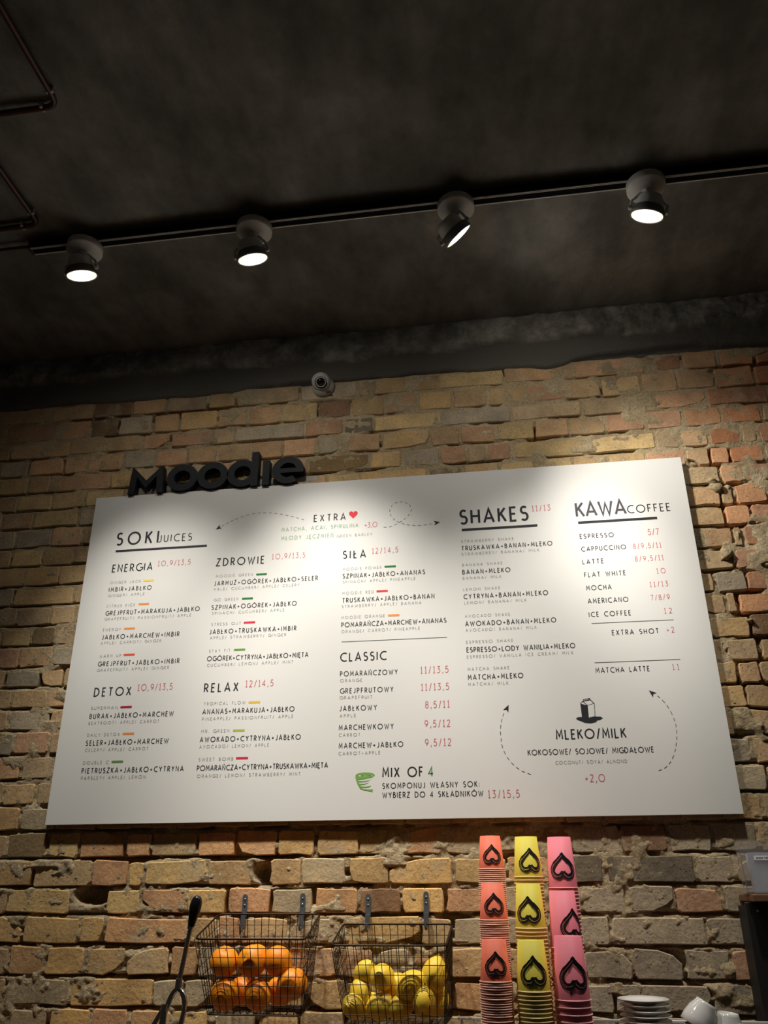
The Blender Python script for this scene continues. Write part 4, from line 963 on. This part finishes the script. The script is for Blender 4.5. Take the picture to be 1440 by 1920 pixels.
# ================================================================== PAPER CUPS
def cup_geo(rb, rt, H):
    """upside-down cup: open mouth with rolled rim at z=0, closed base at z=H"""
    w_ = MB(); w_.lathe([(rb-0.0015, 0.0015), (rt, H), (rt-0.001, H), (rt-0.0016, H-0.004), (0, H-0.004)], 36); return w_
def rim_geo(rb):
    r_ = MB(); q = 0.0015
    r_.lathe([(rb-0.0008+q*1.25*math.cos(a), q+q*math.sin(a)) for a in [2*PI*i/6 for i in range(7)]], 36); return r_
def heart_geo(rb, rt, H, w_, zc):
    """brush-drawn heart, point up, wrapped on the cup wall"""
    mb = MB()
    def ribbon_on(r_out, wd, dens, off, mi, t0=0, t1=1, wob=0.0):
        P = []
        for i in range(dens+1):
            t = 2*PI*(t0+(t1-t0)*i/dens)
            x = 16*math.sin(t)**3; y = 13*math.cos(t)-5*math.cos(2*t)-2*math.cos(3*t)-math.cos(4*t)
            P.append(Vector((x/32*w_*r_out, -(y+2.5)/30*w_*0.98*r_out)))
        n = len(P); vs = []
        for i, p in enumerate(P):
            d = (P[min(i+1, n-1)]-P[max(i-1, 0)]); d = d.normalized() if d.length > 1e-9 else Vector((1, 0)); nn2 = Vector((-d.y, d.x))
            ww = wd*(1+wob*math.sin(i*1.7)+0.25*math.sin(2*PI*i/dens*1.5))
            for s_ in (-0.5, 0.5):
                q = p+nn2*ww*s_; z = zc+q.y; r = lerp(rb, rt, z/H)+off; a = q.x/r
                vs.append((r*math.sin(a), -r*math.cos(a), z))
        mb.add(vs, [(2*i, 2*i+1, 2*i+3, 2*i+2) for i in range(n-1)], mi)
    ribbon_on(0.97, w_*0.185, 56, 0.0004, 0, 0.012, 0.988, 0.06)
    ribbon_on(1.03, w_*0.018, 24, 0.0006, 1, 0.06, 0.30); ribbon_on(0.96, w_*0.016, 24, 0.0006, 1, 0.56, 0.90); ribbon_on(1.06, w_*0.014, 16, 0.0006, 1, 0.68, 0.84)
    return mb
CU = dict(orange=dict(rb=.0364, rt=.0275, H=.0850, p=(.00480, .00480, .00480)), yellow=dict(rb=.0395, rt=.0298, H=.1020, p=(.0084, .0084, .0084)), pink=dict(rb=.0400, rt=.0310, H=.1270, p=(.0088, .0130, .0132)))
STK = dict(orange=[(-.0605, 2.45, 1.686), (-.058, 2.30, 1.567), (-.0575, 2.15, 1.447)],
           yellow=[(.037, 2.45, 1.683), (.032, 2.30, 1.566), (.0265, 2.15, 1.446)],
           pink=[(.126, 2.45, 1.681), (.114, 2.30, 1.549), (.111, 2.15, 1.455)])
ROW = ('rear', 'middle', 'front')
ORD = ('first', 'second', 'third', 'fourth', 'fifth', 'sixth', 'seventh', 'eighth', 'ninth', 'tenth')
for kind, g in CU.items():
    full_m = cup_geo(g['rb'], g['rt'], g['H']).mesh('cup_wall', M['cup_'+kind]); rim_m = rim_geo(g['rb']).mesh('rim', M['rim_'+kind])
    nest = MB()      # nested cups share one light mesh: only their lowest band and rim show
    hb = g['H']; nest.lathe([(g['rb']-0.0015, 0.0015), (g['rt'], hb), (g['rt']-.001, hb), (0, hb-.004)], 36, 0)
    q = 0.0015; nest.lathe([(g['rb']-0.0008+q*1.25*math.cos(a), q+q*math.sin(a)) for a in [2*PI*i/6 for i in range(7)]], 36, 1)
    nest_m = nest.mesh('paper_cup', [M['cup_'+kind], M['rim_'+kind]])
    hw = {'orange': .0460, 'yellow': .0560, 'pink': .0610}[kind]; hzc = {'orange': .0390, 'yellow': .0440, 'pink': .0560}[kind]
    heart_m = heart_geo(g['rb'], g['rt'], g['H'], hw, hzc).mesh('heart_print', [M['heart_ink'], M['cup_'+kind]])
    for r, (x, y, ztop) in enumerate(STK[kind]):
        pch = g['p'][r]; n = int(round((ztop-g['H']-TRZ)/pch)); pch = (ztop-g['H']-TRZ)/n
        for k in range(n+1):
            z = ztop-g['H']-k*pch
            jx, jy = rnd.uniform(-.0006, .0006), rnd.uniform(-.0006, .0006)
            if k == 0:
                t = thing('paper_cup', '%s paper cup with a black heart, bottom up, topmost of the %s %s stack' % (kind, ROW[r], kind), 'cup', (x, y, z), '%s paper cups' % kind)
                ang = {('orange', 0): .12, ('yellow', 0): .20, ('pink', 1): .62, ('pink', 2): .15, ('yellow', 1): -.12, ('yellow', 2): .05, ('pink', 0): .05}.get((kind, r), 0.1)
                t.rotation_euler = (0, 0, ang)
                for nm, me in (('cup_wall', full_m), ('rim', rim_m), ('heart_print', heart_m)): link(bpy.data.objects.new(nm, me), t)
            else:
                o = bpy.data.objects.new('paper_cup', nest_m); link(o); o.location = (x+jx, y+jy, z); o.rotation_euler = (rnd.uniform(-.006, .006), rnd.uniform(-.006, .006), 0)
                if k <= len(ORD): lab = '%s paper cup upside down in the %s %s stack, %s rim below its topmost cup' % (kind, ROW[r], kind, ORD[k-1])
                else: lab = '%s paper cup nested upside down low in the %s %s stack, only its rim showing' % (kind, ROW[r], kind)
                tag(o, lab, 'cup', '%s paper cups' % kind)

# ================================================================== SAUCERS AND ESPRESSO CUPS
mb = MB(); mb.lathe([(0, 0), (.027, 0), (.029, .002), (.048, .0075), (.0595, .0115), (.0615, .0130), (.0600, .0142), (.047, .0105), (.030, .006), (0, .005)], 48)
SM = mb.mesh('saucer', M['porcelain'])
sz = 1.310-0.0142; i = 0; pchs = 0.0108
ns = int((sz-TRZ)/pchs)
nm_ = ['topmost', 'second from the top', 'third from the top', 'fourth from the top', 'fifth from the top']
for k in range(ns+1):
    o = bpy.data.objects.new('saucer', SM); link(o); z = TRZ+(ns-k)*(sz-TRZ)/ns
    o.location = (0.292+rnd.uniform(-.0015, .0015), 2.38+rnd.uniform(-.0015, .0015), z)
    tag(o, ('white porcelain saucer, %s of the stack' % nm_[k]) if k < 5 else 'white porcelain saucer in the lower part of the stack, out of view', 'saucer', 'stacked white saucers')
def esp_cup():
    mb = MB(); mb.lathe([(0, .004), (.020, .004), (.021, 0), (.0235, 0), (.025, .006), (.033, .022), (.038, .042), (.0395, .058), (.0385, .0590), (.0370, .057), (.0355, .042), (.030, .022), (.020, .009), (0, .008)], 40)
    hd = MB(); hd.tube([(.0365, 0, .050), (.052, 0, .052), (.060, 0, .040), (.056, 0, .025), (.040, 0, .018), (.031, 0, .020)], [.0045, .004, .0035, .0035, .004, .004], 10)
    return mb.mesh('cup_body', M['porcelain']), hd.mesh('handle', M['porcelain'])
EB, EH = esp_cup()
for loc, rot, lab in (((0.398, 2.345, 1.2645), (PI, 0, 0.3), 'white espresso cup upside down under the tilted cup'),
                      ((0.432, 2.343, 1.3065), (PI+0.05, 0.55, 0.1), 'white espresso cup tilted on top of the cup pile'),
                      ((0.482, 2.352, 1.2645), (PI, 0.0, 1.2), 'white espresso cup upside down, nested inside the right cup of the pile'),
                      ((0.478, 2.350, 1.2850), (PI-0.06, 0.10, -0.9), 'white espresso cup upside down at the right end of the cup pile')):
    t = thing('espresso_cup', lab, 'cup', loc, 'white espresso cups'); t.rotation_euler = rot
    link(bpy.data.objects.new('cup_body', EB), t); link(bpy.data.objects.new('handle', EH), t)

# ================================================================== CITRUS PRESS WITH LEVER
cp = thing('citrus_press', 'chrome lever citrus press with a black handle left of the orange basket', 'juicer', (-0.885, 2.28, 0.92))
def L(x, y, z): return (x+0.885, y-2.28, z-0.92)
mb = MB(); mb.box((0, 0, 0.012), (0.19, 0.24, 0.024), 0, 0.006); mb.build('base', M['black_matt'], cp)
mb = MB(); mb.tube([(0.0, 0.06, 0.02), (0.0, 0.06, 0.20)], 0.020, 16); mb.build('column', M['chrome'], cp)
mb = MB(); mb.lathe([(.045, .0), (.052, .03), (.050, .032), (.043, .002), (0, .002)], 32, 0, Matrix.Translation((0, -0.03, 0.15))); mb.build('juice_bowl', M['chrome'], cp)
# handle grip
a, b = Vector(L(-.8315, 2.3, 1.542)), Vector(L(-.844, 2.3, 1.468)); d = b-a
mb = MB(); mb.tube([a+d*t for t in (0, .02, .08, .2, .35, .55, .75, .92, 1.0)], [.001, .006, .0108, .0145, .0158, .0148, .0118, .0098, .0085], 20); mb.build('grip', M['black_gloss'], cp)
mb = MB(); mb.tube([b, b+d*0.08], .0088, 16); mb.build('grip_collar', M['chrome'], cp)
e = Vector(L(-.863, 2.3, 1.345))
mb = MB(); mb.tube([b+d*0.05, e], .0060, 14); mb.tube([e+Vector((0, 0, .004)), e-Vector((0.0015, 0, .018))], .0085, 16); mb.build('lever_shaft', M['steel'], cp)
yk = [(-.899, 2.28, 1.225), (-.892, 2.288, 1.265), (-.887, 2.296, 1.288), (-.879, 2.30, 1.312), (-.865, 2.30, 1.325), (-.850, 2.30, 1.314), (-.842, 2.296, 1.292), (-.843, 2.29, 1.262), (-.850, 2.28, 1.225)]
mb = MB(); mb.tube([tuple(p) for p in catmull([L(*p) for p in yk], 5)], .0068, 12); mb.build('yoke', M['chrome'], cp)
mb = MB(); mb.tube([L(-.884, 2.27, 1.296), L(-.886, 2.27, 1.12)], .0080, 14); mb.tube([L(-.915, 2.28, 1.245), L(-.930, 2.28, 1.12)], .006, 10); mb.tube([L(-.892, 2.283, 1.285), L(-.915, 2.28, 1.245)], .006, 10)
mb.build('press_rod', M['chrome'], cp)
mb = MB(); mb.tube([L(-.868, 2.29, 1.245), L(-.872, 2.29, 1.12)], .0085, 14); mb.tube([L(-.846, 2.29, 1.235), L(-.850, 2.29, 1.12)], .0060, 14)
mb.tube([L(-.940, 2.285, 1.12), L(-.840, 2.285, 1.12)], .010, 14); mb.build('press_frame', M['chrome'], cp)

# ================================================================== LITTLE WALL SHELF WITH LEAFLET HOLDER
sh = thing('wall_shelf', 'small wooden wall shelf with a black front panel at the right edge', 'shelf', (0.72, 2.55, 1.520))
mb = MB(); mb.box((0.0225, 0, 0.009), (0.265, 0.145, 0.018), 0, 0.002); mb.build('shelf_board', M['wood'], sh)
mb = MB(); mb.box((0.012, -0.03, -0.19), (0.270, 0.012, 0.378), 0, 0.002); mb.box((0.012, 0.02, -0.19), (0.26, 0.09, 0.36)); mb.build('black_panel', M['black_matt'], sh)
mb = MB(); mb.lathe([(0, .002), (.003, .002), (.0036, 0)], 14, 0, Matrix.Translation((-0.093, -0.0365, -0.022)) @ Matrix.Rotation(PI/2, 4, 'X')); mb.build('screw', M['steel'], sh)
lh = thing('leaflet_holder', 'clear plastic leaflet holder full of white leaflets on the small wooden shelf', 'leaflet holder', (0.698, 2.515, 1.5385))
mb = MB()
Tl = Matrix.Rotation(-0.16, 4, 'X')
mb.box((0, 0.016, 0.068), (0.185, 0.002, 0.136), 0, 0, Tl); mb.box((0, -0.016, 0.056), (0.185, 0.002, 0.112), 0, 0, Tl)
for sx in (-0.092, 0.092): mb.box((sx, 0, 0.052), (0.002, 0.034, 0.104), 0, 0, Tl)
mb.box((0, 0, 0.001), (0.185, 0.034, 0.002), 0, 0, Tl)
mb.build('clear_case', M['clear'], lh)
for k in range(5):
    mb = MB(); mb.box((0.004, -0.010+k*0.0048, 0.050), (0.150, 0.0035, 0.102), 0, 0, Tl); mb.build('leaflet', M['leaflet'], lh)
mb = MB(); mb.box((-0.035, -0.0174, 0.086), (0.046, 0.0006, 0.011), 0, 0, Tl)
x = -0.052
o = mb.build('paper_label', M['label_white'], lh)
mb = MB()
for k in range(11):
    if k in (6,): x += 0.003; continue
    mb.box((x, -0.0179, 0.086), (0.0016, 0.0003, 0.004 if k % 3 else 0.0052), 0, 0, Tl); mb.box((x+0.0008, -0.0179, 0.0845+0.002*(k % 2)), (0.0022, 0.0003, 0.0012), 0, 0, Tl); x += 0.0031
mb.build('label_print', M['ink_dark'], o)
